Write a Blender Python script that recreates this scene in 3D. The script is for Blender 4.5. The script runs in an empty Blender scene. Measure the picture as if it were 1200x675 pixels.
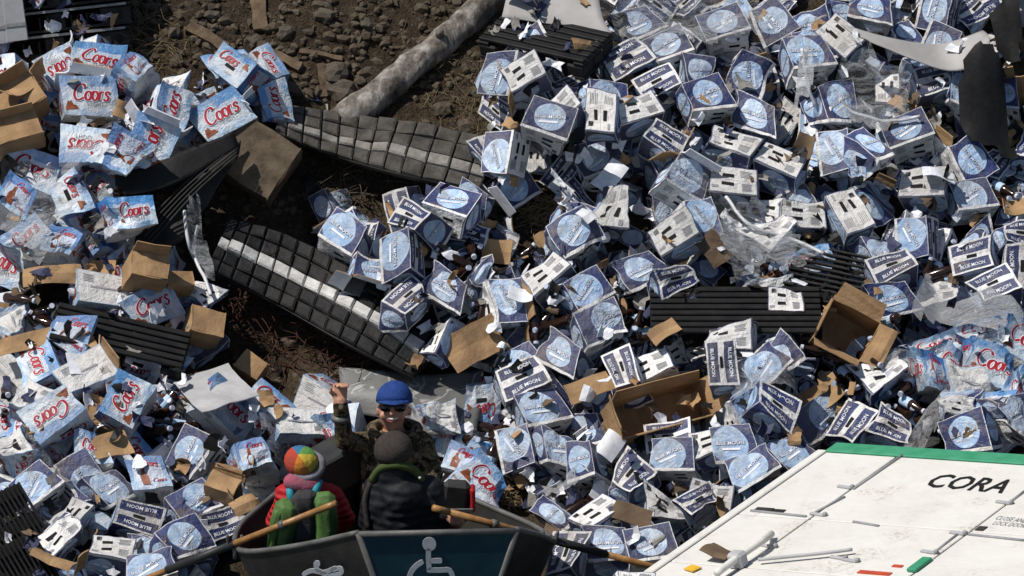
import bpy, bmesh, math, random
import numpy as np
from mathutils import Vector, Matrix, noise
from mathutils.bvhtree import BVHTree

SC = bpy.context.scene
COL = SC.collection
RNG = random.Random(11)
rad = math.radians

# ------------------------------------------------------------------ camera, sky, sun
PITCH = rad(24.0); DIST = 32.0; LENS = 192.0
CAMLOC = Vector((0, -DIST*math.cos(PITCH), DIST*math.sin(PITCH)))
FWD = Vector((0, math.cos(PITCH), -math.sin(PITCH)))
RIGHT = Vector((1, 0, 0)); UP = Vector((0, math.sin(PITCH), math.cos(PITCH)))
cam_d = bpy.data.cameras.new('camera'); cam_d.lens = LENS; cam_d.sensor_width = 36
cam_d.clip_start = 0.5; cam_d.clip_end = 500
cam = bpy.data.objects.new('camera', cam_d); COL.objects.link(cam)
cam.location = CAMLOC; cam.rotation_euler = (math.pi/2-PITCH, 0, 0)
SC.camera = cam

SUN_DIR = Vector((-0.50, -0.10, 0.86)).normalized()     # towards the sun
world = bpy.data.worlds.new('World'); SC.world = world; world.use_nodes = True
wn = world.node_tree.nodes; wl = world.node_tree.links
sky = wn.new('ShaderNodeTexSky'); sky.sky_type = 'NISHITA'; sky.sun_disc = False
sky.sun_elevation = math.asin(SUN_DIR.z)
sky.sun_rotation = math.atan2(SUN_DIR.x, SUN_DIR.y)
wl.new(sky.outputs[0], wn['Background'].inputs[0]); wn['Background'].inputs[1].default_value = 0.078
sl = bpy.data.lights.new('sun', 'SUN'); sl.energy = 4.8; sl.angle = rad(0.5); sl.color = (1, 0.95, 0.88)
sun = bpy.data.objects.new('sun', sl); COL.objects.link(sun)
sun.rotation_euler = SUN_DIR.to_track_quat('Z', 'Y').to_euler(); sun.location = (0, 0, 20)
SC.view_settings.view_transform = 'Standard'; SC.view_settings.look = 'None'
SC.view_settings.gamma = 1; SC.view_settings.exposure = 0.0; SC.view_settings.use_curve_mapping = False

# ------------------------------------------------------------------ helpers
KPX = 36.0/LENS/1200.0
def ray(px, py):
    return (FWD + RIGHT*((px-600)*KPX) + UP*((337.5-py)*KPX))
def at_y(px, py, y):
    d = ray(px, py); return CAMLOC + d*((y-CAMLOC.y)/d.y)
def at_z(px, py, z):
    d = ray(px, py); return CAMLOC + d*((z-CAMLOC.z)/d.z)
def at_plane(px, py, o, n):
    d = ray(px, py); return CAMLOC + d*((o-CAMLOC).dot(n)/d.dot(n))
def to_px(p):
    v = Vector(p)-CAMLOC; w = v.dot(FWD)
    return 600+v.dot(RIGHT)/w/KPX, 337.5-v.dot(UP)/w/KPX

def tag(o, label=None, cat=None, group=None, kind=None):
    if label: o['label'] = label
    if cat: o['category'] = cat
    if group: o['group'] = group
    if kind: o['kind'] = kind
    return o
def link(name, me, parent=None, mats=None):
    o = bpy.data.objects.new(name, me); COL.objects.link(o)
    if mats is not None:
        for m in (mats if isinstance(mats, (list, tuple)) else [mats]): me.materials.append(m)
    if parent is not None: o.parent = parent
    return o
def empty(name, loc=(0, 0, 0), R=None):
    o = bpy.data.objects.new(name, None); COL.objects.link(o); o.empty_display_size = .1
    M = Matrix.Translation(Vector(loc))
    if R is not None: M = M @ R.to_4x4()
    o.matrix_world = M
    return o
def mesh_from(verts, faces, name='mesh', smooth=False, mi=None):
    me = bpy.data.meshes.new(name); me.from_pydata([tuple(v) for v in verts], [], faces); me.update()
    if mi is not None:
        for p, i in zip(me.polygons, mi): p.material_index = i
    if smooth:
        for p in me.polygons: p.use_smooth = True
    return me
def bm_mesh(bm, name='mesh', smooth=False):
    me = bpy.data.meshes.new(name); bm.to_mesh(me); bm.free()
    if smooth:
        for p in me.polygons: p.use_smooth = True
    return me
def bm_box(bm, c, s, R=None, bev=0.0):
    M = Matrix.Translation(Vector(c))
    if R is not None: M = M @ R.to_4x4()
    r = bmesh.ops.create_cube(bm, size=1, matrix=M @ Matrix.Diagonal((s[0], s[1], s[2], 1)))
    if bev > 0:
        es = list({e for v in r['verts'] for e in v.link_edges})
        bmesh.ops.bevel(bm, geom=es, offset=bev, segments=1, affect='EDGES')
def box_mesh(c, s, R=None, bev=0.0):
    bm = bmesh.new(); bm_box(bm, c, s, R, bev); return bm_mesh(bm)
def bm_tube(bm, pts, radii, seg=8, cap=True):
    pts = [Vector(p) for p in pts]; n = len(pts)
    if not isinstance(radii, (list, tuple)): radii = [radii]*n
    rings = []; prev = None
    for i, p in enumerate(pts):
        t = (pts[min(i+1, n-1)]-pts[max(i-1, 0)]).normalized()
        if prev is None:
            a = t.orthogonal().normalized()
        else:
            a = (prev - t*prev.dot(t)).normalized()
        prev = a; b = t.cross(a)
        rings.append([bm.verts.new(p+(a*math.cos(k*2*math.pi/seg)+b*math.sin(k*2*math.pi/seg))*radii[i]) for k in range(seg)])
    for i in range(n-1):
        for k in range(seg):
            bm.faces.new((rings[i][k], rings[i][(k+1) % seg], rings[i+1][(k+1) % seg], rings[i+1][k]))
    if cap:
        bm.faces.new(list(reversed(rings[0]))); bm.faces.new(rings[-1])
def tube_mesh(pts, radii, seg=8):
    bm = bmesh.new(); bm_tube(bm, pts, radii, seg); return bm_mesh(bm, smooth=True)
def cat(pts, per=6):
    """Catmull-Rom through the points"""
    pts = [Vector(p) for p in pts]; out = []
    for i in range(len(pts)-1):
        p0 = pts[max(i-1, 0)]; p1 = pts[i]; p2 = pts[i+1]; p3 = pts[min(i+2, len(pts)-1)]
        for k in range(per):
            t = k/per
            out.append(.5*((2*p1)+(p2-p0)*t+(2*p0-5*p1+4*p2-p3)*t*t+(3*p1-p0-3*p2+p3)*t**3))
    out.append(pts[-1]); return out

# ------------------------------------------------------------------ materials
class NT:
    def __init__(s, name):
        s.m = bpy.data.materials.new(name); s.m.use_nodes = True
        s.t = s.m.node_tree; s.b = s.t.nodes['Principled BSDF']
        s.tc = s.n('ShaderNodeTexCoord')
    def n(s, k, **kw):
        x = s.t.nodes.new(k)
        for a, v in kw.items(): setattr(x, a, v)
        return x
    def put(s, sock, v):
        if hasattr(v, 'is_output'): s.t.links.new(v, sock)
        elif v is not None: sock.default_value = v
    def math(s, op, a, b=None, c=None, clamp=False):
        x = s.n('ShaderNodeMath', operation=op, use_clamp=clamp)
        s.put(x.inputs[0], a)
        if b is not None: s.put(x.inputs[1], b)
        if c is not None: s.put(x.inputs[2], c)
        return x.outputs[0]
    def noise(s, scale, vec=None, detail=4, rough=.6, dist=0):
        x = s.n('ShaderNodeTexNoise'); s.put(x.inputs['Vector'], vec if vec is not None else s.tc.outputs['Object'])
        x.inputs['Scale'].default_value = scale; x.inputs['Detail'].default_value = detail
        x.inputs['Roughness'].default_value = rough; x.inputs['Distortion'].default_value = dist
        return x.outputs['Fac']
    def ramp(s, f, stops, interp='LINEAR'):
        x = s.n('ShaderNodeValToRGB'); x.color_ramp.interpolation = interp
        e = x.color_ramp.elements
        while len(e) < len(stops): e.new(.5)
        for i, (p, c) in enumerate(stops):
            e[i].position = p; e[i].color = (c[0], c[1], c[2], 1) if not isinstance(c, (int, float)) else (c, c, c, 1)
        s.put(x.inputs[0], f); return x.outputs[0]
    def mix(s, f, a, b, mode='MIX'):
        x = s.n('ShaderNodeMix', data_type='RGBA', blend_type=mode)
        s.put(x.inputs[0], f)
        for i, v in ((6, a), (7, b)):
            if isinstance(v, tuple): v = (v[0], v[1], v[2], 1)
            s.put(x.inputs[i], v)
        return x.outputs[2]
    def bump(s, h, st=.3, d=.01):
        x = s.n('ShaderNodeBump'); x.inputs['Strength'].default_value = st; x.inputs['Distance'].default_value = d
        s.put(x.inputs['Height'], h); s.put(s.b.inputs['Normal'], x.outputs[0])
    def fin(s, col, rough=.6, spec=.3, metal=0.0):
        if isinstance(col, tuple): col = (col[0], col[1], col[2], 1)
        s.put(s.b.inputs['Base Color'], col); s.put(s.b.inputs['Roughness'], rough)
        s.b.inputs['Specular IOR Level'].default_value = spec; s.put(s.b.inputs['Metallic'], metal)
        return s.m
    def rnd(s):
        return s.n('ShaderNodeObjectInfo').outputs['Random']
    def shifted(s):
        """object coords offset per object, so that copies wear differently"""
        x = s.n('ShaderNodeVectorMath', operation='ADD')
        c = s.n('ShaderNodeCombineXYZ'); r = s.math('MULTIPLY', s.rnd(), 57.0)
        for i in range(3): s.put(c.inputs[i], r)
        s.put(x.inputs[0], s.tc.outputs['Object']); s.put(x.inputs[1], c.outputs[0]); return x.outputs[0]
    def uv(s):
        x = s.n('ShaderNodeSeparateXYZ'); s.put(x.inputs[0], s.tc.outputs['UV']); return x.outputs[0], x.outputs[1]

def simple(name, c1, c2=None, scale=8, rough=.6, spec=.3, bump=0, bscale=None, metal=0.0, lo=.35, hi=.7, detail=5):
    m = NT(name)
    if c2 is None: c2 = tuple(x*.7 for x in c1)
    col = m.mix(m.ramp(m.noise(scale, m.shifted(), detail), [(lo, 0.0), (hi, 1.0)]), c1, c2)
    if bump: m.bump(m.noise(bscale or scale*3, m.shifted(), 5), bump, .02)
    return m.fin(col, rough, spec, metal)

def worn(m, col, dirt=(.22, .17, .12), amt=.75):
    """scuffs, damp and dust of each carton, different for every copy"""
    v = m.shifted()
    n1 = m.noise(6.5, v, 8, .75, .4); n2 = m.noise(24, v, 6, .7, 1.2)
    f = m.math('MULTIPLY', m.ramp(n1, [(.47, 0.0), (.72, 1.0)]), amt)
    col = m.mix(f, col, dirt)
    sc = m.ramp(n2, [(.63, 0.0), (.69, 1.0)])
    col = m.mix(m.math('MULTIPLY', sc, .55), col, (.58, .57, .55))
    hs = m.n('ShaderNodeHueSaturation'); m.put(hs.inputs['Color'], col)
    r = m.rnd()
    m.put(hs.inputs['Saturation'], m.math('MULTIPLY_ADD', r, .35, .72))
    r2 = m.math('FRACT', m.math('MULTIPLY', r, 7.31))
    m.put(hs.inputs['Value'], m.math('MULTIPLY_ADD', r2, .42, .66))
    m.bump(m.math('ADD', m.noise(8, v, 4, .6, .8), m.math('MULTIPLY', m.noise(30, v, 3, .6, 1.5), .3)), .75, .03)
    return hs.outputs[0]

def edge_mask(m, w):
    u, v = m.uv()
    a = m.math('MINIMUM', m.math('MINIMUM', u, m.math('SUBTRACT', 1.0, u)), m.math('MINIMUM', v, m.math('SUBTRACT', 1.0, v)))
    return m.math('LESS_THAN', a, w)
def disc_mask(m, cx, cy, r, asp):
    u, v = m.uv()
    x = m.math('MULTIPLY', m.math('SUBTRACT', u, cx), asp); y = m.math('SUBTRACT', v, cy)
    return m.math('LESS_THAN', m.math('ADD', m.math('MULTIPLY', x, x), m.math('MULTIPLY', y, y)), r*r)
def band(m, sock, lo, hi):
    return m.math('MULTIPLY', m.math('GREATER_THAN', sock, lo), m.math('LESS_THAN', sock, hi))

NAVY = (.022, .034, .105); MOON = (.33, .48, .70); PAPER = (.72, .71, .69)
def mat_blue_face(name, asp, r, cx=.5, cy=.52, pale=0.0):
    m = NT(name); u, v = m.uv()
    nav = m.mix(v, (.022+.03*pale, .032+.03*pale, .095+.05*pale), (.045+.05*pale, .062+.05*pale, .165+.07*pale))
    cl = m.mix(m.ramp(m.noise(14, m.tc.outputs['Object'], 4), [(.4, 0.0), (.65, 1.0)]), MOON, (.52, .64, .78))
    c = m.mix(disc_mask(m, cx, cy, r, asp), nav, cl)
    c = m.mix(m.math('LESS_THAN', v, .085), c, PAPER)
    c = m.mix(edge_mask(m, .018), c, (.62, .63, .66))
    return m.fin(worn(m, c), .5, .28)
def mat_blue_side(name):
    m = NT(name); u, v = m.uv()
    c = m.mix(u, (.026, .038, .11), (.04, .055, .15))
    mid = band(m, v, .40, .60)
    c = m.mix(mid, c, PAPER)
    c = m.mix(edge_mask(m, .055), c, PAPER)
    return m.fin(worn(m, c), .5, .28)
def mat_white_face(name, edge):
    m = NT(name)
    c = m.mix(edge_mask(m, .02), PAPER, edge)
    u, v = m.uv()
    c = m.mix(m.math('MULTIPLY', band(m, v, .488, .500), .8), c, (.18, .18, .2))
    return m.fin(worn(m, c, amt=.5), .62, .2)
def mat_coors_face(name, seed):
    m = NT(name); u, v = m.uv()
    ns = m.noise(6.0, m.tc.outputs['Object'], 6, .68)
    h = m.math('ADD', m.math('MULTIPLY', ns, .9), m.math('MULTIPLY', v, -.45 if seed else .35))
    c = m.ramp(h, [(.18, (.06, .19, .46)), (.36, (.24, .44, .68)), (.5, (.66, .71, .76)), (.6, (.47, .61, .76)), (.78, (.11, .28, .56))])
    uu = m.math('ABSOLUTE', m.math('SUBTRACT', u, .5)); vv = m.math('ABSOLUTE', m.math('SUBTRACT', v, .5))
    w = m.math('MULTIPLY', m.math('LESS_THAN', uu, .40), m.math('LESS_THAN', m.math('ADD', vv, m.math('MULTIPLY', ns, .25)), .38))
    c = m.mix(m.math('MULTIPLY', w, .6), c, (.72, .74, .77))
    return m.fin(worn(m, c, amt=.55), .45, .3)

M = {}
M['bf'] = mat_blue_face('navy_print_disc', 1.2, .40)
M['bf2'] = mat_blue_face('navy_print_large_disc', 1.2, .50, .40, .48, .4)
M['bf3'] = mat_blue_face('navy_print_side_disc', 1.2, .42, .64, .55, 1.0)
M['be'] = mat_blue_face('navy_print_disc_end', .8, .34)
M['bs'] = mat_blue_side('navy_print_panel')
M['bt'] = mat_white_face('white_board_navy_edge', (.05, .07, .17))
M['cf'] = mat_coors_face('ice_blue_print', 0)
M['ce'] = mat_coors_face('ice_blue_print_end', 1)
M['ct'] = mat_white_face('white_board_ice_edge', (.38, .5, .64))
M['kraft'] = simple('kraft_cardboard', (.39, .25, .13), (.21, .13, .072), 6, .85, .1, .4, 22, detail=8)
M['kraft_dark'] = simple('damp_cardboard', (.16, .11, .07), (.09, .065, .045), 7, .85, .1, .3, 20)
M['grey_board'] = simple('grey_board', (.27, .26, .24), (.17, .16, .145), 6, .8, .15, .2)
M['white_ink'] = simple('white_ink', (.74, .75, .78), (.55, .56, .6), 20, .55, .2)
M['navy_ink'] = simple('navy_ink', NAVY, (.03, .05, .15), 20, .55, .2)
M['red_ink'] = simple('red_ink', (.34, .012, .022), (.25, .02, .035), 25, .5, .25)
M['grey_ink'] = simple('grey_ink', (.30, .30, .31), (.2, .2, .21), 20, .6, .2)
M['black_ink'] = simple('black_slot', (.012, .012, .013), (.02, .02, .02), 20, .8, .1)
M['brown_ink'] = simple('brown_ink', (.27, .075, .025), (.09, .025, .015), 30, .5, .25)
M['navy_scrap'] = simple('faded_navy_scrap', (.03, .036, .08), (.06, .065, .11), 14, .6, .2)
M['rope_blue'] = simple('pale_blue_ink', (.34, .5, .7), (.5, .62, .76), 20, .5, .25)
M['black'] = simple('black_plastic', (.007, .007, .0075), (.017, .016, .015), 9, .55, .22, .15, 30)
M['black_dusty'] = simple('dusty_black_plastic', (.014, .0135, .013), (.038, .035, .031), 6, .65, .22, .2, 40)
M['glass'] = simple('brown_glass', (.016, .007, .004), (.03, .013, .007), 6, .15, .5)
M['cap'] = simple('bottle_cap', (.6, .62, .66), (.3, .36, .5), 4, .4, .5)
M['wood'] = simple('weathered_wood', (.14, .10, .065), (.07, .05, .034), 14, .85, .1, .5, 25)
M['oar_wood'] = simple('varnished_oar_wood', (.36, .19, .065), (.17, .08, .03), 16, .4, .4, .05)
M['rock'] = simple('dusty_rock', (.12, .10, .078), (.07, .058, .045), 8, .9, .1, .6, 20)

def mat_dirt():
    m = NT('brown_earth'); P = m.tc.outputs['Object']
    a = m.noise(1.6, P, 6, .65); b = m.noise(14, P, 6, .7); c = m.noise(70, P, 3, .7)
    col = m.ramp(a, [(.3, (.030, .022, .015)), (.55, (.062, .045, .029)), (.75, (.10, .075, .05))])
    col = m.mix(m.ramp(b, [(.45, 0.0), (.75, .8)]), col, (.125, .095, .065))
    col = m.mix(m.ramp(c, [(.35, .7), (.55, 0.0)]), col, (.018, .013, .010))
    h = m.math('ADD', m.math('MULTIPLY', b, 1.2), m.math('MULTIPLY', c, .6))
    m.bump(h, .9, .05)
    return m.fin(col, .95, .08)
M['dirt'] = mat_dirt()
def mat_bark():
    m = NT('grey_bark'); P = m.tc.outputs['Object']
    mp = m.n('ShaderNodeMapping'); mp.inputs['Scale'].default_value = (1, 1, .25); m.put(mp.inputs[0], P)
    a = m.noise(14, mp.outputs[0], 6, .7); b = m.noise(4, P, 4)
    col = m.ramp(a, [(.32, (.035, .029, .024)), (.5, (.17, .15, .13)), (.66, (.36, .34, .31))])
    col = m.mix(m.ramp(b, [(.5, 0.0), (.68, .7)]), col, (.08, .068, .05))
    m.bump(a, .8, .03); return m.fin(col, .9, .1)
M['bark'] = mat_bark()
def mat_film(name, lo, hi, base=.1, mx=.7):
    m = NT(name); P = m.tc.outputs['Object']
    mp = m.n('ShaderNodeMapping'); mp.inputs['Scale'].default_value = (1.4, 5.5, 2); mp.inputs['Rotation'].default_value = (0, 0, .5)
    m.put(mp.inputs[0], P)
    s1 = m.noise(4.0, mp.outputs[0], 6, .75, 1.6); s2 = m.noise(2.2, P, 4)
    f = m.ramp(m.math('MULTIPLY_ADD', s2, .45, m.math('MULTIPLY', s1, .6)), [(lo, base), (hi, mx)])
    m.bump(m.math('ADD', s1, m.math('MULTIPLY', m.noise(26, mp.outputs[0], 4, .7, 2.0), .5)), 1.0, .05)
    m.fin((.85, .86, .88), .12, .7)
    tr = m.n('ShaderNodeBsdfTransparent'); mx_ = m.n('ShaderNodeMixShader')
    m.put(mx_.inputs[0], f); m.t.links.new(tr.outputs[0], mx_.inputs[1]); m.t.links.new(m.b.outputs[0], mx_.inputs[2])
    m.t.links.new(mx_.outputs[0], m.t.nodes['Material Output'].inputs[0])
    return m.m
M['film'] = mat_film('clear_stretch_film', .47, .64, .05, .66)
M['film2'] = mat_film('cloudy_plastic_sheet', .3, .75, .3, .85)

# ------------------------------------------------------------------ ground shape and pile height map
TS = math.tan(rad(36)); YS = -1.01; ZF = YS*TS
def softplus(a, k=7.0):
    return np.log1p(np.exp(np.clip(a*k, -40, 40)))/k
def base_z(x, y):
    z = ZF + softplus(y-YS)*TS
    for cx, cy, r, d in ((-1.0, .54, .32, .30), (-1.35, -.22, .34, .16), (2.75, 1.1, .3, .2)):     # hollows under the wreckage
        z = z - d*np.exp(-((x-cx)**2+(y-cy)**2)/(r*r))
    z = z - softplus(y-9.0, 1.2)*TS*.85
    z = z - .55*(1/(1+np.exp(np.clip((y+2.75)*4.0, -40, 40))))
    return z
def fbm(x, y, s, o=3):
    return noise.fractal(Vector((x*s, y*s, 3.7)), .7, 2.1, o)
RES = .02; X0, X1, Y0, Y1 = -4.4, 4.4, -4.2, 3.8
GX = np.arange(X0, X1, RES); GY = np.arange(Y0, Y1, RES)
def rough_z(xs, ys):
    out = np.zeros((len(ys), len(xs)))
    for j, y in enumerate(ys):
        for i, x in enumerate(xs):
            out[j, i] = .075*fbm(x, y, 1.3, 3)+.03*fbm(x+9, y, 5.0, 2)
    return out
# coarse roughness, then bilinear to the fine map
cgx = np.arange(X0, X1+.08, .08); cgy = np.arange(Y0, Y1+.08, .08)
CR = rough_z(cgx, cgy)
def bil(A, gx0, gy0, st, x, y):
    fx = np.clip((np.asarray(x)-gx0)/st, 0, A.shape[1]-1.001); fy = np.clip((np.asarray(y)-gy0)/st, 0, A.shape[0]-1.001)
    i = fx.astype(int); j = fy.astype(int); u = fx-i; v = fy-j
    return (A[j, i]*(1-u)+A[j, i+1]*u)*(1-v)+(A[j+1, i]*(1-u)+A[j+1, i+1]*u)*v
XX, YY = np.meshgrid(GX, GY)
T = base_z(XX, YY)+bil(CR, X0, Y0, .08, XX, YY)
H = T.copy()
def hz(A, x, y): return bil(A, X0, Y0, RES, x, y)
SS = np.arange(-6.0, 5.0, .012)
def hit(px, py, A=None, lift=0.0):
    A = T if A is None else A
    d = ray(px, py); s = (SS+DIST)
    x = CAMLOC.x+d.x*s; y = CAMLOC.y+d.y*s; z = CAMLOC.z+d.z*s
    below = z < hz(A, x, y)+lift
    k = int(np.argmax(below)) if below.any() else len(s)//2
    return Vector((x[k], y[k], z[k]))
def normal_at(A, x, y, r=.14):
    a = float(hz(A, x-r, y)); b = float(hz(A, x+r, y)); c = float(hz(A, x, y-r)); d = float(hz(A, x, y+r))
    return Vector((-(b-a)/(2*r), -(d-c)/(2*r), 1)).normalized()

def foot(x, y, R, half, margin=0):
    ext = [sum(abs(R[a][k])*half[k] for k in range(3)) for a in range(3)]
    i0 = max(0, int((x-ext[0]-X0)/RES)); i1 = min(len(GX), int((x+ext[0]-X0)/RES)+2)
    j0 = max(0, int((y-ext[1]-Y0)/RES)); j1 = min(len(GY), int((y+ext[1]-Y0)/RES)+2)
    if i1-i0 < 1 or j1-j0 < 1: return None
    dx = GX[i0:i1][None, :]-x; dy = GY[j0:j1][:, None]-y
    lo = np.full((j1-j0, i1-i0), -9.0); hi = np.full((j1-j0, i1-i0), 9.0)
    for k in range(3):
        base = dx*R[0][k]+dy*R[1][k]; g = R[2][k]
        if abs(g) < 1e-4:
            bad = np.abs(base) > half[k]; hi = np.where(bad, -99, hi); continue
        a = (-half[k]-base)/g; b = (half[k]-base)/g
        lo = np.maximum(lo, np.minimum(a, b)); hi = np.minimum(hi, np.maximum(a, b))
    ok = hi > lo
    return i0, i1, j0, j1, lo, hi, ok
def rest_z(x, y, R, half, perc):
    f = foot(x, y, R, half)
    if f is None or not f[6].any(): return float(hz(H, x, y))
    i0, i1, j0, j1, lo, hi, ok = f
    return float(np.percentile((H[j0:j1, i0:i1]-lo)[ok], perc))
def stamp(c, R, half):
    f = foot(c.x, c.y, R, half)
    if f is None: return
    i0, i1, j0, j1, lo, hi, ok = f
    sub = H[j0:j1, i0:i1]
    sub[ok] = np.maximum(sub[ok], (hi+c.z)[ok])
def drop(px, py, R, half, perc=82, do_stamp=True):
    """rest an oriented box on the pile so that its centre is seen at the pixel"""
    h0 = hit(px, py, H); d = ray(px, py)
    s0 = (h0-CAMLOC).length/d.length
    a, b = s0-.9, s0+.25
    for _ in range(11):
        m_ = (a+b)/2; p = CAMLOC+d*m_
        if p.z > rest_z(p.x, p.y, R, half, perc): a = m_
        else: b = m_
    p = CAMLOC+d*((a+b)/2)
    p.z = rest_z(p.x, p.y, R, half, perc)
    if do_stamp: stamp(p, R, half)
    return p
FACES = {'F': ((0, -1, 0), (0, 0, 1)), 'K': ((0, 1, 0), (0, 0, 1)), 'S': ((0, 0, 1), (0, 1, 0)), 'T': ((0, 0, -1), (0, 1, 0)),
         'E': ((1, 0, 0), (0, 0, 1)), 'W': ((-1, 0, 0), (0, 0, 1))}
def orient(face, roll, nw):
    nf, uf = (Vector(v) for v in FACES[face])
    a = rad(roll+90)
    d = RIGHT*math.cos(a)+UP*math.sin(a)
    nw = nw.normalized(); uw = (d-nw*d.dot(nw)).normalized(); rw = uw.cross(nw)
    rf = uf.cross(nf)
    A = Matrix((rw, uw, nw)).transposed(); B = Matrix((rf, uf, nf)).transposed()
    return A @ B.transposed()
def face_dir(px, py, ax=0.0, ay=0.0, w=.55):
    p = hit(px, py, H); n = normal_at(H, p.x, p.y, .2)
    if n.z < .35: n = Vector((n.x, n.y, .5)).normalized()
    return (-FWD*w+n*(1-w)+RIGHT*ax+UP*ay).normalized()

# ground sheet
def ground():
    xs = np.concatenate([np.linspace(-70, X0, 14)[:-1], np.arange(X0, X1-.01, .05), np.linspace(X1, 70, 14)])
    ys = np.concatenate([np.linspace(-60, Y0, 12)[:-1], np.arange(Y0, Y1-.01, .05), np.linspace(Y1, 60, 22)])
    XG, YG = np.meshgrid(xs, ys)
    Z = base_z(XG, YG)+bil(CR, X0, Y0, .08, XG, YG)
    vs = np.stack([XG.ravel(), YG.ravel(), Z.ravel()], 1)
    # crumbly relief
    for k in range(len(vs)):
        x, y = vs[k, 0], vs[k, 1]
        if abs(x) < 4.4 and -4.2 < y < 3.8:
            vs[k, 2] += .022*noise.fractal(Vector((x*9, y*9, 1.0)), .8, 2.2, 3)
    nx = len(xs); f = []
    for j in range(len(ys)-1):
        for i in range(nx-1):
            a = j*nx+i; f.append((a, a+1, a+nx+1, a+nx))
    o = link('ground', mesh_from(vs, f, smooth=True), None, M['dirt'])
    tag(o, kind='structure', label='brown earth bank sloping down to the river')
ground()
mw = NT('river_water'); mw.bump(mw.noise(2.5, None, 4), .25, .05)
rv = link('river', mesh_from([(-70, -60, -.86), (70, -60, -.86), (70, -2.2, -.86), (-70, -2.2, -.86)], [(0, 1, 2, 3)]), None,
          mw.fin((.03, .035, .03), .08, .5)); tag(rv, kind='structure', label='dark river water along the foot of the bank')
# ------------------------------------------------------------------ lettering meshes
def text_geo(txt, off=0.0, bold=True):
    """flat filled letters, centred, width 1: (verts2d, faces)"""
    cu = bpy.data.curves.new('t', 'FONT'); cu.body = txt; cu.align_x = 'CENTER'; cu.align_y = 'CENTER'
    cu.size = 1; cu.offset = off; cu.resolution_u = 2
    ob = bpy.data.objects.new('t', cu); COL.objects.link(ob)
    dg = bpy.context.evaluated_depsgraph_get()
    me = bpy.data.meshes.new_from_object(ob.evaluated_get(dg))
    v = [(p.co.x, p.co.y) for p in me.vertices]; f = [tuple(p.vertices) for p in me.polygons]
    bpy.data.objects.remove(ob); bpy.data.curves.remove(cu); bpy.data.meshes.remove(me)
    w = max(a[0] for a in v)-min(a[0] for a in v)
    cy = (max(a[1] for a in v)+min(a[1] for a in v))/2; cx = (max(a[0] for a in v)+min(a[0] for a in v))/2
    return [((a[0]-cx)/w, (a[1]-cy)/w) for a in v], f
def ribbon(strokes, th, shear=.22, norm=True, calli=.45):
    vs = []; fs = []
    for st in strokes:
        pts = cat([(p[0], p[1], 0) for p in st], 4); n = len(pts); b = len(vs)
        for i, p in enumerate(pts):
            t = (pts[min(i+1, n-1)]-pts[max(i-1, 0)]).normalized(); nn = Vector((-t.y, t.x, 0))
            w = th*(1-calli+calli*abs(t.y))*(.6 if i in (0, n-1) else 1)
            for s_ in (1, -1):
                q = p+nn*w*s_; vs.append((q.x+shear*q.y, q.y))
        for i in range(n-1): fs.append((b+2*i, b+2*i+1, b+2*i+3, b+2*i+2))
    if norm:
        xs = [v[0] for v in vs]; ys = [v[1] for v in vs]; w = max(xs)-min(xs); cx = (max(xs)+min(xs))/2; cy = (max(ys)+min(ys))/2
        vs = [((v[0]-cx)/w, (v[1]-cy)/w) for v in vs]
    return vs, fs
def oval(cx, cy, rx, ry):
    return [(cx+rx*math.cos(a), cy+ry*math.sin(a)) for a in [k*math.pi/4 for k in range(9)]]
SCRIPT = [[(.66, .80), (.56, 1.0), (.30, .96), (.10, .66), (.05, .34), (.16, .06), (.38, 0), (.64, .16)],
          oval(.88, .28, .16, .27), oval(1.28, .28, .16, .27), [(1.06, .5), (1.2, .56)],
          [(1.54, .0), (1.57, .28), (1.56, .56)], [(1.56, .34), (1.66, .52), (1.80, .50)],
          [(2.14, .46), (2.03, .56), (1.92, .46), (1.98, .32), (2.10, .20), (2.08, .04), (1.94, -.02), (1.82, .08)]]
G_SCRIPT = ribbon(SCRIPT, .078); G_SCRIPT_O = ribbon(SCRIPT, .13)
G_BLUE = text_geo('BLUE MOON', .012); G_BLUE_O = text_geo('BLUE MOON', .055)
G_LIGHT = text_geo('LIGHT', .0)
def quad(x0, y0, x1, y1): return [(x0, y0), (x1, y0), (x1, y1), (x0, y1)], [(0, 1, 2, 3)]
def poly(pts): return list(pts), [tuple(range(len(pts)))]
G_BOTTLE = poly([(-.16, -.5), (.16, -.5), (.17, .0), (.07, .2), (.06, .5), (-.06, .5), (-.07, .2), (-.17, .0)])
G_PEAK = poly([(-.5, -.3), (.5, -.3), (.36, .02), (.16, .05), (.05, .42), (-.1, .3), (-.2, .38), (-.36, .05)])
PRINTM = ['white_ink', 'navy_ink', 'red_ink', 'grey_ink', 'black_ink', 'brown_ink', 'rope_blue']

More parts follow.
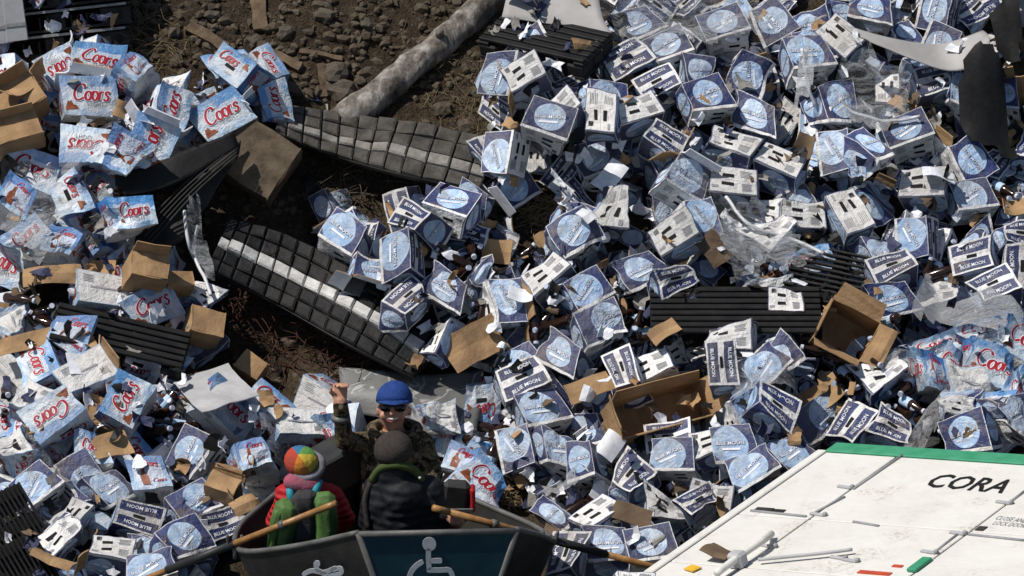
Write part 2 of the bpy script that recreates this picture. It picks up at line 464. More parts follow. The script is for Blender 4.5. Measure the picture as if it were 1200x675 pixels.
def prints(kind, face, W, Hh, rg):
    """list of (geo, scale, u, v, rot, material, layer) in metres on a face W x Hh"""
    L = []
    if kind == 'B':
        if face in 'FK':
            L += [(G_BLUE_O, W*.66, 0, Hh*.02, .12, 1, 1), (G_BLUE, W*.64, 0, Hh*.02, .12, 0, 2)]
            L += [(quad(-.5, -.06, .5, .06), W*.4, 0, -Hh*.14, .12, 0, 1)]
        elif face in 'EW':
            L += [(G_BLUE_O, W*.74, 0, Hh*.02, .0, 1, 1), (G_BLUE, W*.72, 0, Hh*.02, .0, 0, 2)]
        elif face == 'S':
            for sg in (-1, 1):
                L += [(G_BLUE, W*.62, 0, sg*Hh*.30, 0, 0, 1)]
            L += [(quad(-.5, -.13, .5, .13), W*.26, 0, 0, 0, 4, 1)]
        else:
            L += [(quad(-.5, -.16, .5, .16), W*.25, -W*.12, Hh*.16, 0, 4, 1), (quad(-.5, -.16, .5, .16), W*.25, -W*.12, -Hh*.16, 0, 4, 1)]
            for k in range(5):
                L += [(quad(-.5, -.03, .5, .03), W*.26*(1-.08*(k % 3)), W*.26, Hh*(.36-.055*k), 0, 3, 1)]
            for k in range(6):
                L += [(quad(-.5, -.035, .5, .035), W*.22*(1-.1*(k % 2)), W*.27, Hh*(-.12-.05*k), 0, 3, 1)]
            for k in range(7):
                L += [(quad(-.05-.02*(k % 2), -.5, .05, .5), Hh*.16, -W*.40+k*Hh*.026, Hh*.34, 0, 4, 1)]
            L += [(quad(-.5, -.2, .5, .2), W*.14, -W*.38, -Hh*.3, 0, 3, 1)]
    else:
        if face in 'FK':
            L += [(G_PEAK, W*.24, -W*.36, -Hh*.26, .1, 5, 1), (G_SCRIPT_O, W*.70, W*.03, Hh*.08, .0, 0, 2), (G_SCRIPT, W*.68, W*.03, Hh*.08, 0, 2, 3)]
            L += [(G_LIGHT, W*.30, W*.08, -Hh*.20, 0, 3, 1)]
        elif face in 'EW':
            L += [(G_BOTTLE, Hh*.55, -W*.12, -Hh*.1, .0, 5, 1), (G_SCRIPT, W*.5, W*.1, Hh*.30, 0, 2, 2), (G_SCRIPT, W*.34, W*.24, -Hh*.22, 0, 2, 2)]
        elif face == 'S':
            L += [(G_SCRIPT, W*.52, -W*.12, Hh*.20, 0, 2, 2), (quad(-.5, -.13, .5, .13), W*.27, 0, -Hh*.08, 0, 4, 1), (G_PEAK, W*.2, W*.34, Hh*.2, .0, 5, 1),
                  (G_LIGHT, W*.22, W*.05, -Hh*.3, 0, 3, 1)]
        else:
            L += [(quad(-.5, -.035, .5, .035), W*.5, 0, Hh*.0, 0, 3, 1)]
            for k in range(5):
                L += [(quad(-.5, -.03, .5, .03), W*.2*(1-.1*(k % 2)), -W*.28, Hh*(.36-.05*k), 0, 3, 1)]
            for k in range(8):
                L += [(quad(-.04-.02*(k % 2), -.5, .05, .5), Hh*.2, W*.24+k*Hh*.028, -Hh*.26, 0, 3, 1)]
    return L

FM = {'B': {'F': 'bf', 'K': 'bf', 'E': 'be', 'W': 'be', 'S': 'bs', 'T': 'bt'}, 'C': {'F': 'cf', 'K': 'cf', 'E': 'ce', 'W': 'ce', 'S': 'cf', 'T': 'ct'}}
DIM = {'B': (.30, .20, .25), 'C': (.335, .215, .25)}
def make_deform(dim, style, rg):
    hx, hy, hz_ = (d/2 for d in dim)
    a = {'neat': .10, 'bent': .20, 'crushed': .30, 'open': .14}[style]
    co = [[Vector((rg.uniform(-1, 1)*a*dim[0]*.7, rg.uniform(-1, 1)*a*dim[1], rg.uniform(-1, 1)*a*dim[2])) for _ in range(2)] for _ in range(4)]
    dents = []
    for _ in range({'neat': 3, 'bent': 4, 'crushed': 6, 'open': 2}[style]):
        c = Vector((rg.uniform(-1, 1)*hx, rg.uniform(-1, 1)*hy, rg.uniform(-1, 1)*hz_)); k = rg.randrange(3)
        c[k] = math.copysign((hx, hy, hz_)[k], c[k])
        if rg.random() < .6:
            j = (k+1) % 3; c[j] = math.copysign((hx, hy, hz_)[j], c[j])
        dents.append((c, rg.uniform(.05, .10), rg.uniform(.35, .75)*(1.0 if style != 'neat' else .5)))
    sq = {'neat': 1, 'bent': .95, 'crushed': rg.uniform(.55, .8), 'open': 1}[style]
    sd = rg.uniform(0, 50); wr = {'neat': .005, 'bent': .012, 'crushed': .022, 'open': .009}[style]
    ax = rg.randrange(3)
    def f(p):
        q = Vector(p)
        u, v, w = ((q[k]/(2*h)+.5) for k, h in ((0, hx), (1, hy), (2, hz_)))
        for i in (0, 1):
            for j in (0, 1):
                for k in (0, 1):
                    q = q+co[i*2+j][k]*((u if i else 1-u)*(v if j else 1-v)*(w if k else 1-w))
        for c, r, d in dents:
            e = Vector(p)-c; g = math.exp(-e.length_squared/(r*r))
            q = q-c.normalized()*(g*d*r)
        nv = noise.noise_vector(Vector(p)*11+Vector((sd, 0, 0)))
        q = q+nv*wr
        q[ax] *= sq
        return q
    return f
def face_frame(face, dim):
    nf, uf = (Vector(v) for v in FACES[face]); rf = uf.cross(nf)
    ext = lambda v: abs(v.x)*dim[0]+abs(v.y)*dim[1]+abs(v.z)*dim[2]
    return nf*(ext(nf)/2), rf, uf, nf, ext(rf), ext(uf)
def carton_variant(kind, style, seed):
    rg = random.Random(seed); dim = DIM[kind]; D = make_deform(dim, style, rg)
    n = 6; vs = []; fs = []; mi = []; uvs = []
    opened = None; fmat = rg.choice(['bf', 'bf', 'bf2', 'bf3']); trot = rg.uniform(-.25, .35)
    if style == 'open': opened = rg.choice(['S', 'E', 'T', 'W'])
    mats = []; PF = {}
    for face in 'FKSTEW':
        if face == opened: continue
        mk = FM[kind][face]
        if mk == 'bf': mk = fmat
        if mk not in mats: mats.append(mk)
        o, r, u, nn, W, Hh = face_frame(face, dim); b = len(vs)
        for j in range(n+1):
            for i in range(n+1):
                vs.append(D(o+r*((i/n-.5)*W)+u*((j/n-.5)*Hh)))
        for j in range(n):
            for i in range(n):
                a = b+j*(n+1)+i; fs.append((a, a+1, a+n+2, a+n+1)); mi.append(mats.index(mk))
                uvs += [(i/n, j/n), ((i+1)/n, j/n), ((i+1)/n, (j+1)/n), (i/n, (j+1)/n)]
        if opened:      # inside of the board
            ik = 'kraft' if rg.random() < .5 else 'grey_board'
            if ik not in mats: mats.append(ik)
            b = len(vs)
            for j in range(n+1):
                for i in range(n+1):
                    vs.append(D((o+r*((i/n-.5)*W)+u*((j/n-.5)*Hh))*.965))
            for j in range(n):
                for i in range(n):
                    a = b+j*(n+1)+i; fs.append((a, a+n+1, a+n+2, a+1)); mi.append(mats.index(ik)); uvs += [(.5, .5)]*4
        pv = []; pf = []; pm = []; PF[face] = (pv, pf, pm)
        for (gv, gf), sc, cu, cv, rot, m_, lay in prints(kind, face, W, Hh, rg):
            if kind == 'B' and face in 'FK':
                rot = rot+trot; cu = cu+{'bf': 0, 'bf2': -.08, 'bf3': .12}[fmat]*W
            c, s = math.cos(rot), math.sin(rot); b = len(pv)
            for x, y in gv:
                X = (x*c-y*s)*sc+cu; Y = (x*s+y*c)*sc+cv
                pv.append(D(o+r*X+u*Y+nn*(.0022+.0012*lay)))
            for t in gf: pf.append(tuple(b+k for k in t)); pm.append(m_)
    me = mesh_from(vs, fs, 'carton', mi=mi)
    ul = me.uv_layers.new(name='UVMap')
    for k, c in enumerate(uvs): ul.data[k].uv = c
    for k in mats: me.materials.append(M[k])
    flaps = []
    if opened:
        o, r, u, nn, W, Hh = face_frame(opened, dim)
        for sgn, ax, other, ln, wd in ((1, r, u, W, Hh), (-1, r, u, W, Hh), (1, u, r, Hh, W), (-1, u, r, Hh, W)):
            if rg.random() < .25: continue
            ang = rg.uniform(-.5, 1.0); out = (ax*sgn*math.cos(ang)+nn*math.sin(ang)); fl = ln*.42
            e0 = o+ax*sgn*ln/2
            th = (nn*math.cos(ang)-ax*sgn*math.sin(ang))*.004
            q = []
            for t_ in (0, .5, 1):
                cur = out*fl*t_+nn*(rg.uniform(-.02, .02) if t_ else 0)
                for w_ in (-1, 1): q.append(D(e0)+(e0*0)+cur+other*(w_*wd*(.49-.05*t_)))
            V = []; 
            for p in q: V += [p+th, p-th]
            F = []
            for k in (0, 1):
                a = k*4
                F += [(a, a+4, a+6, a+2), (a+1, a+3, a+7, a+5), (a, a+1, a+5, a+4), (a+2, a+6, a+7, a+3)]
            F += [(8, 9, 11, 10), (0, 2, 3, 1)]
            fm = mesh_from(V, F, 'flap', mi=[0, 1, 1, 1]*2+[1, 1])
            bmx = bmesh.new(); bmx.from_mesh(fm); bmesh.ops.recalc_face_normals(bmx, faces=bmx.faces); bmx.to_mesh(fm); bmx.free()
            wm = 'bt' if kind == 'B' else 'ct'
            fm.materials.append(M['white_ink']); fm.materials.append(M['kraft'] if rg.random() < .4 else M['white_ink']); flaps.append(fm)
    return dict(me=me, PF=PF, cache={}, flaps=flaps, style=style, opened=opened)
STYLES = ['neat', 'neat', 'bent', 'bent', 'bent', 'crushed', 'crushed', 'crushed', 'open', 'open', 'open']
VAR = {k: [[carton_variant(k, s, 100*ord(k)+i+1000*t) for t in range(2)] for i, s in enumerate(STYLES)] for k in 'BC'}
CARTONS = []; VRG = random.Random(77)
def print_meshes(v, face):
    """the print of the face turned outward, and that of all other faces"""
    if face in v['cache']: return v['cache'][face]
    res = []
    for fs in ([face], [f for f in v['PF'] if f != face]):
        V = []; F = []; I = []
        for f in fs:
            if f not in v['PF']: continue
            pv, pf, pm = v['PF'][f]; b = len(V); V += pv; F += [tuple(b+k for k in t) for t in pf]; I += pm
        if not V: res.append(None); continue
        me = mesh_from(V, F, 'print', mi=I)
        for k in PRINTM: me.materials.append(M[k])
        res.append(me)
    v['cache'][face] = res; return res
def carton(kind, px, py, face, roll, ax=0., ay=0., vi=0, sc=1.0, perc=80, w=.55, flat=1.0):
    v = VAR[kind][vi][VRG.randrange(2)]; sc *= {'B': .88, 'C': .94}[kind]
    if v['opened'] == face: face = {'S': 'F', 'E': 'F', 'T': 'S', 'W': 'F'}[face]
    R = orient(face, roll, face_dir(px, py, ax, ay, w))
    half = [d/2*sc*(.97 if v['style'] != 'crushed' else .85) for d in DIM[kind]]
    S_ = [sc, sc, sc]
    fa = {'F': 1, 'K': 1, 'S': 2, 'T': 2, 'E': 0, 'W': 0}[face]; S_[fa] *= flat; half[fa] *= flat
    p = drop(px, py, R, half, perc)
    o = link('navy_carton' if kind == 'B' else 'ice_blue_carton', v['me']); o.matrix_world = Matrix.Translation(p) @ R.to_4x4() @ Matrix.Diagonal((*S_, 1))
    a_, b_ = print_meshes(v, face)
    if a_ is not None: link('printed_lettering', a_, o)
    s_ = link('small_print', b_, o); s_['kind'] = 'stuff'
    for fm in v['flaps']:
        c = bpy.data.objects.new('flap', fm); COL.objects.link(c); c.parent = o
    CARTONS.append(dict(o=o, kind=kind, face=face, style='flat' if flat < .8 else v['style'], px=px, py=py))
    return o

def inside(px, py, P):
    c = False; j = len(P)-1
    for i in range(len(P)):
        if (P[i][1] > py) != (P[j][1] > py) and px < (P[j][0]-P[i][0])*(py-P[i][1])/(P[j][1]-P[i][1])+P[i][0]: c = not c
        j = i
    return c
EXCL = [[(128, -30), (600, -30), (572, 40), (580, 100), (566, 150), (580, 215), (650, 240), (668, 275), (590, 282), (560, 225), (480, 215), (440, 235),
         (375, 240), (370, 275), (440, 330), (522, 398), (500, 440), (560, 440), (560, 500), (410, 520), (400, 470), (340, 470), (290, 440), (245, 405), (262, 360), (245, 310),
         (150, 290), (135, 230), (160, 200), (230, 165), (330, 120), (315, 80), (240, 70), (215, 110), (170, 100), (140, 70)],
        [(545, 535), (625, 535), (640, 600), (560, 605)],
        [(262, 700), (262, 655), (280, 600), (400, 515), (520, 500), (545, 560), (660, 620), (655, 700)],
        [(968, 515), (1230, 535), (1230, 740), (740, 740), (770, 655)],
        [(760, 335), (970, 335), (960, 395), (755, 408)], [(60, 370), (215, 370), (215, 425), (60, 420)],
        [(560, -10), (730, -10), (715, 85), (560, 30)], [(-20, -20), (132, -20), (132, 62), (-20, 75)],
        [(180, 420), (250, 400), (335, 475), (240, 500)], [(-20, 575), (5, 575), (70, 690), (-20, 700)], [(1105, 150), (1190, 150), (1190, 195), (1105, 195)],
        [(1185, -10), (1230, -10), (1230, 120), (1170, 120)]]
def is_coors(px, py):
    return (px < 232 and py < 540) or (px < 345 and py < 165) or (px < 410 and 430 < py < 580) or (px > 1075 and 385 < py < 490) or (480 < px < 570 and 470 < py < 600)

# kind, x, y, face, roll, tilt right, tilt up, variant
HERO = [
 ('C',111,80,'F',-10,.1,.4,8),('C',105,118,'F',4,.35,.1,0),('C',153,92,'E',50,0,.2,3),('C',281,86,'S',-35,-.3,.2,0),('C',262,138,'F',35,.1,.2,0),
 ('C',190,135,'F',72,.2,.1,2),('C',172,172,'F',70,.1,.2,9),('C',103,178,'F',178,0,.2,1),('C',142,180,'E',60,.2,.1,2),('C',36,203,'F',-20,.1,.2,1),
 ('C',147,250,'F',8,0,.1,3),('C',20,240,'E',-30,.2,.2,2),('C',30,285,'F',40,0,.2,3),('C',72,272,'E',-20,.2,.3,4),('C',90,232,'S',-60,0,.3,2),
 ('C',117,348,'T',-5,.1,.5,1),('C',172,360,'F',28,.2,.2,1),('C',50,432,'F',-68,-.2,.2,0),('C',88,400,'E',-20,.1,.3,2),('C',100,448,'T',28,.0,.5,9),
 ('C',148,473,'F',62,.1,.2,0),('C',66,499,'F',215,-.1,.2,1),('C',107,526,'F',5,.0,.3,5),('C',262,484,'F',-38,.3,.1,0),('C',312,480,'S',-35,.2,.4,2),
 ('C',296,540,'E',20,.1,.3,3),('C',181,565,'E',15,0,.4,2),('C',18,533,'T',40,0,.3,5),('C',395,510,'E',30,0,.2,6),('C',345,505,'T',-10,.2,.4,8),
 ('C',540,548,'E',-20,.2,.2,3),('C',513,492,'T',10,.1,.3,5),('C',556,572,'F',-40,.2,.3,6),
 ('B',229,533,'F',58,-.4,.2,0),('B',40,574,'F',42,0,.3,1),('B',88,566,'F',-60,.2,.2,2),('B',160,612,'S',165,0,.2,0),('B',212,638,'F',20,.1,.3,3),
 ('B',228,604,'F',25,.1,.4,2),('B',258,622,'S',20,.1,.1,1),('B',131,577,'F',30,.2,.3,3),('B',128,660,'T',-15,0,.5,8),('B',70,634,'T',40,.1,.3,5),('B',180,668,'F',10,0,.2,4),
 ('B',405,283,'F',-28,-.2,.5,0),('B',492,263,'S',-25,-.35,.55,0),('B',531,246,'F',-20,-.2,.7,1),('B',471,303,'F',-82,-.4,.0,0),('B',519,342,'F',-30,.1,.3,2),
 ('B',560,325,'E',40,.1,.2,6),('B',588,352,'S',-80,.2,.2,9),('B',646,309,'T',40,-.1,.5,1),('B',682,352,'F',32,.2,.2,1),('B',701,401,'F',20,.0,.3,2),
 ('B',672,286,'F',30,.1,.3,3),('B',792,281,'T',32,0,.4,0),('B',747,322,'F',28,.2,.3,2),('B',786,330,'S',25,.1,.2,4),('B',818,259,'F',-70,.1,.3,1),
 ('B',678,236,'F',-20,0,.3,3),('B',713,250,'T',70,.1,.3,5),('B',608,432,'F',30,-.1,.4,1),('B',658,419,'F',-25,.1,.3,2),('B',735,442,'S',-70,.1,.2,0),
 ('B',847,437,'S',-85,.1,.2,1),('B',857,402,'T',5,-.2,.2,3),('B',889,432,'F',30,.2,.3,4),('B',595,75,'F',80,-.3,.1,0),('B',618,92,'T',25,-.1,.4,8),
 ('B',645,105,'E',30,.2,.4,2),('B',705,105,'F',-5,.3,.2,1),('B',785,62,'F',22,-.3,.2,0),('B',733,78,'S',25,-.1,.3,2),('B',770,103,'S',30,-.2,.4,1),
 ('B',706,165,'T',85,.0,.5,0),('B',743,142,'T',18,.1,.6,1),('B',775,172,'S',-30,.0,.3,8),('B',825,128,'F',12,.1,.5,0),('B',882,138,'F',-15,.2,.1,2),
 ('B',873,92,'F',70,.2,.1,3),('B',745,34,'F',25,0,.3,2),('B',848,36,'F',15,.1,.5,1),('B',591,183,'F',85,-.35,.1,1),('B',644,200,'F',-22,.0,.4,1),
 ('B',653,137,'T',35,-.1,.4,2),('B',812,94,'E',-10,.2,.2,3),('B',857,175,'T',-25,.0,.5,2),('B',861,222,'T',-5,.0,.4,0),('B',908,32,'F',-62,-.2,.2,0),
 ('B',947,60,'F',10,.1,.2,1),('B',944,97,'F',10,.1,.4,0),('B',989,52,'T',-40,.0,.4,1),('B',1019,18,'F',-15,.0,.4,2),('B',982,178,'F',-80,-.3,.1,1),
 ('B',1128,106,'F',-20,.1,.2,3),('B',1065,160,'F',18,.1,.4,1),('B',1134,192,'F',-60,.2,.2,0),('B',915,203,'T',-22,.0,.5,0),('B',1083,222,'T',2,.0,.3,0),
 ('B',972,128,'F',0,.2,.3,4),('B',1134,236,'F',12,.1,.4,1),('B',1097,103,'S',10,.1,.4,2),('B',1011,197,'E',30,.1,.3,6),('B',937,258,'T',0,.0,.2,1),
 ('B',994,256,'T',-62,.1,.4,0),('B',1075,281,'F',-85,-.3,.1,1),('B',1141,304,'S',16,.0,.0,0),('B',1044,320,'S',20,.0,.4,0),('B',1040,352,'F',18,.0,.1,2),
 ('B',1036,293,'F',10,.1,.3,3),('B',1190,285,'S',0,.1,.3,2),('C',901,348,'T',5,.1,.3,6),('C',955,307,'S',15,.0,.4,7),('C',1113,432,'F',-22,.1,.3,5),
 ('C',1157,438,'F',-10,.1,.3,6),('C',1093,408,'F',10,.1,.2,7),('B',898,425,'F',30,.0,.3,5),('B',612,452,'S',20,.1,.3,2),('B',634,488,'F',15,-.1,.4,0),
 ('B',609,520,'F',-75,-.2,.2,1),('B',652,533,'F',-10,.1,.3,3),('B',689,508,'F',15,-.2,.3,2),('B',690,545,'E',15,-.3,.1,0),('B',790,520,'S',15,.0,.4,1),
 ('B',790,550,'F',5,.0,.1,1),('B',868,527,'F',12,-.3,.1,0),('B',838,505,'T',15,.1,.5,2),('B',740,566,'S',55,.1,.2,2),('B',836,588,'T',-8,.1,.2,1),
 ('B',703,616,'T',35,.0,.4,0),('B',711,642,'F',5,.1,.3,2),('B',761,645,'F',5,.1,.3,1),('B',669,655,'S',80,.1,.2,3),('B',1136,512,'F',14,-.1,.0,0),
 ('B',1125,476,'T',10,.1,.3,6),('C',1163,474,'F',-5,.1,.3,7),('B',1000,500,'S',60,.1,.3,4),('B',930,520,'F',30,.0,.3,3),('B',925,360,'T',10,.0,.3,3),
 ('B',870,480,'F',-60,.1,.2,3),('B',1075,500,'F',-30,.1,.2,6),('B',800,215,'F',-30,.2,.2,9),('B',900,280,'T',30,.2,.4,5),('B',1190,330,'S',85,.0,.2,2),
 ('B',765,430,'T',20,.0,.3,4),('B',820,610,'S',30,.1,.3,3),('B',560,30,'S',0,0,0,0)]
HERO.pop()
HERO += [('B',1030,472,'T',22,.1,.4,5),('C',1062,442,'T',-12,.1,.4,6),('B',958,500,'F',28,.0,.3,2),('B',1046,506,'S',-20,.1,.3,4),('C',1088,456,'E',10,.1,.3,6),('B',1012,424,'F',-30,.1,.3,3),
 ('C',1192,450,'F',12,.0,.3,5),('C',1132,456,'T',0,.1,.4,7),('B',1182,506,'F',-12,.0,.3,6),('C',1194,408,'F',-18,.0,.3,6),('B',1165,338,'S',30,.0,.3,4),('B',1098,352,'T',12,.1,.4,5),
 ('B',905,482,'S',-28,.1,.3,3),('B',880,550,'F',20,.0,.3,4),('C',1150,404,'S',8,.0,.4,6),('B',775,600,'T',-20,.1,.4,5),('C',40,470,'T',60,.0,.4,5)]
LAND = []          # landmarks for the labels of the cartons: (phrase, x, y)
def parts_root(name, p, R, label, cat_, group=None):
    o = empty(name, p, R); tag(o, label, cat_, group); return o
def child(name, me, root, mats, kind=None):
    o = link(name, me, root, mats)
    if kind: o['kind'] = kind
    return o
def jit(me, a, seed=0):
    for v in me.vertices: v.co += noise.noise_vector(v.co*6+Vector((seed, 0, 0)))*a
    return me

# ---- log
def make_log():
    a = hit(592, -14, None, .08); b = hit(398, 148, None, .04)
    root = parts_root('fallen_log', b, None, 'long grey barked log lying diagonally across the bare earth', 'log')
    n = 40; bm = bmesh.new(); pts = []; rr = []
    for i in range(n+1):
        t = i/n; p = b.lerp(a, t); p = p+Vector((.03*math.sin(t*5), 0, .025*math.sin(t*4+1)))
        pts.append(p-b); rr.append((.098-.015*t)*(1+.10*noise.noise(Vector((t*9, 3, 1)))))
    bm_tube(bm, pts, rr, 18)
    for v in bm.verts: v.co += noise.noise_vector(v.co*4)*.022+noise.noise_vector(v.co*11)*.014+noise.noise_vector(v.co*30)*.008
    child('trunk', bm_mesh(bm, smooth=True), root, M['bark'])
    for i, (t, ln) in enumerate(((.62, .03),)):
        p = pts[int(t*n)]; d = Vector((RNG.uniform(-.4, .4), -.5, .8)).normalized()
        child('branch_stub', tube_mesh([p+d*.07, p+d*(.1+ln*.5), p+d*(.1+ln)+Vector((.02, 0, 0))], [.028, .022, .016], 8), root, M['bark'])
    for i in range(30):
        q = b.lerp(a, i/29); stamp(q, Matrix.Identity(3), (.1, .1, .1))
    LAND.append(('the log', 500, 70))
make_log()

# ---- flexible block mats
def make_mat(name, label, edge0, edge1, nL, nT, stripe_after, tone, stripe_m, thick=.03, sag=0.0, land=None):
    """edge0/edge1: polylines (px,py,h) of the two long edges; blocks are single pieces"""
    E0 = cat([hit(x, y, None, h) for x, y, h in edge0], 8); E1 = cat([hit(x, y, None, h) for x, y, h in edge1], 8)
    org = E0[0].copy()
    def S(t, s, up=0.0):
        k = t*(len(E0)-1); i = min(int(k), len(E0)-2); f = k-i
        a = E0[i].lerp(E0[i+1], f); k2 = t*(len(E1)-1); i2 = min(int(k2), len(E1)-2); b = E1[i2].lerp(E1[i2+1], k2-i2)
        ta = (E0[i+1]-E0[i]); tb = b-a
        n = ta.cross(tb).normalized()
        if n.z < 0: n = -n
        return a.lerp(b, s)+n*(up+.018*math.sin(t*9+s*3)*math.sin(s*math.pi))-org
    root = parts_root(name, org, None, label, 'mat', 'dark block mats on the bank')
    # base sheet
    nu, nv = 30, 8; vs = []; fs = []
    for up in (0.0, -.02):
        for i in range(nu+1):
            for j in range(nv+1): vs.append(S(i/nu, j/nv, up))
    st = (nu+1)*(nv+1)
    for i in range(nu):
        for j in range(nv):
            a = i*(nv+1)+j; fs.append((a, a+1, a+nv+2, a+nv+1)); fs.append((st+a, st+a+nv+1, st+a+nv+2, st+a+1))
    for i in range(nu):
        for j in (0, nv):
            a = i*(nv+1)+j; fs.append((a, a+nv+1, st+a+nv+1, st+a))
    for j in range(nv):
        for i in (0, nu):
            a = i*(nv+1)+j; fs.append((a, a+1, st+a+1, st+a))
    child('backing_sheet', mesh_from(vs, fs), root, M['black'])
    sw = .19
    widths = []; kinds = []
    for j in range(nT):
        widths.append((1-sw)/nT); kinds.append('block')
        if j == stripe_after: widths.append(sw); kinds.append('stripe_block')
    s0 = .0; nseg = 0
    for w, kd in zip(widths, kinds):
        for i in range(nL):
            t0 = (i+.04)/nL; t1 = (i+.96)/nL; a0 = s0+w*.05; a1 = s0+w*.95
            h = thick*(1.25 if kd == 'stripe_block' else 1)*RNG.uniform(.7, 1.15); tilt = RNG.uniform(-.012, .012); b = .007
            dt, ds = .10/nL, w*.10
            if kd == 'stripe_block': dt = .06/nL
            lo = [S(t0, a0, -.004), S(t1, a0, -.004), S(t1, a1, -.004), S(t0, a1, -.004)]
            mid = [S(t0, a0, h*.7), S(t1, a0, h*.7+tilt), S(t1, a1, h*.7+tilt), S(t0, a1, h*.7)]
            hi = [S(t0+dt, a0+ds, h), S(t1-dt, a0+ds, h+tilt), S(t1-dt, a1-ds, h+tilt), S(t0+dt, a1-ds, h)]
            V = lo+mid+hi; F = [(8, 9, 10, 11)]
            for k in range(4):
                F += [(k, (k+1) % 4, 4+(k+1) % 4, 4+k), (4+k, 4+(k+1) % 4, 8+(k+1) % 4, 8+k)]
            me = mesh_from(V, F); bmx = bmesh.new(); bmx.from_mesh(me); bmesh.ops.recalc_face_normals(bmx, faces=bmx.faces)
            # an open bottom can flip: make the top face up
            bmx.faces.ensure_lookup_table()
            if bmx.faces[0].normal.z < 0: bmesh.ops.reverse_faces(bmx, faces=bmx.faces)
            bmx.to_mesh(me); bmx.free()
            child(kd, me, root, stripe_m if kd == 'stripe_block' else tone)
        s0 += w
    for i in range(40):
        for j in range(12):
            q = S(i/39, j/11)+org; stamp(q, Matrix.Identity(3), (.04, .04, .03))
    if land: LAND.append(land)
M['mat_dusty'] = simple('dusty_grey_rubber', (.04, .038, .034), (.095, .087, .076), 10, .85, .15, .5, 45)
M['mat_black'] = simple('black_rubber', (.009, .009, .0095), (.026, .025, .024), 12, .65, .2, .4, 45)
M['stripe_dusty'] = simple('dusty_pale_stripe', (.24, .23, .21), (.13, .12, .105), 14, .85, .15, .5, 30)
M['stripe_pale'] = simple('pale_grey_stripe', (.55, .54, .52), (.32, .31, .30), 14, .8, .15, .4, 30)
make_mat('block_mat', 'dusty dark grey block mat with faded stripe, below the log', [(325, 124, .10), (400, 133, .12), (490, 146, .16), (581, 164, .18)],
         [(322, 158, .26), (395, 184, .34), (470, 205, .38), (562, 224, .36)], 12, 3, 1, M['mat_dusty'], M['stripe_dusty'], land=('the upper block mat', 450, 175))
make_mat('block_mat', 'black block mat with pale grey stripe, above the camouflage man', [(270, 258, .20), (345, 280, .24), (438, 332, .24), (530, 394, .24)],
         [(242, 316, .34), (322, 356, .36), (404, 402, .36), (484, 442, .34)], 14, 4, 1, M['mat_black'], M['stripe_pale'], land=('the lower block mat', 390, 345))

# ---- plastic pallets
def make_pallet(px, py, W, D, Hh, normal, roll, label, slats=9, dense=False, perc=60, mat='black', land=None, p=None, group='black plastic pallets', blocks=True):
    R = orient('S', roll, normal)
    if p is None: p = drop(px, py, R, (W/2, D/2, Hh/2), perc)
    else: stamp(p, R, (W/2, D/2, Hh/2))
    root = parts_root('plastic_pallet', p, R, label, 'pallet', group)
    sl = box_mesh((0, 0, 0), (W, D/slats*(.72 if not dense else .45), .02), bev=.004); sl.materials.append(M[mat])
    for k in range(slats):
        o = link('slat', sl, root); o.location = (0, (k+.5)/slats*D-D/2, Hh/2-.01)
    st = box_mesh((0, 0, 0), (.07, D, .022), bev=.004); st.materials.append(M[mat])
    for x in (-W/2+.035, 0, W/2-.035):
        o = link('stringer', st, root); o.location = (x, 0, Hh/2-.033)
        o = link('stringer', st, root); o.location = (x, 0, -Hh/2+.012)
    if blocks:
        bk = box_mesh((0, 0, 0), (.12, .12, Hh-.066), bev=.01); bk.materials.append(M[mat])
        for x in (-W/2+.06, 0, W/2-.06):
            for y in (-D/2+.06, 0, D/2-.06):
                o = link('block', bk, root); o.location = (x, y, -.0105)
    if land: LAND.append(land)
    return root
c_ = -FWD
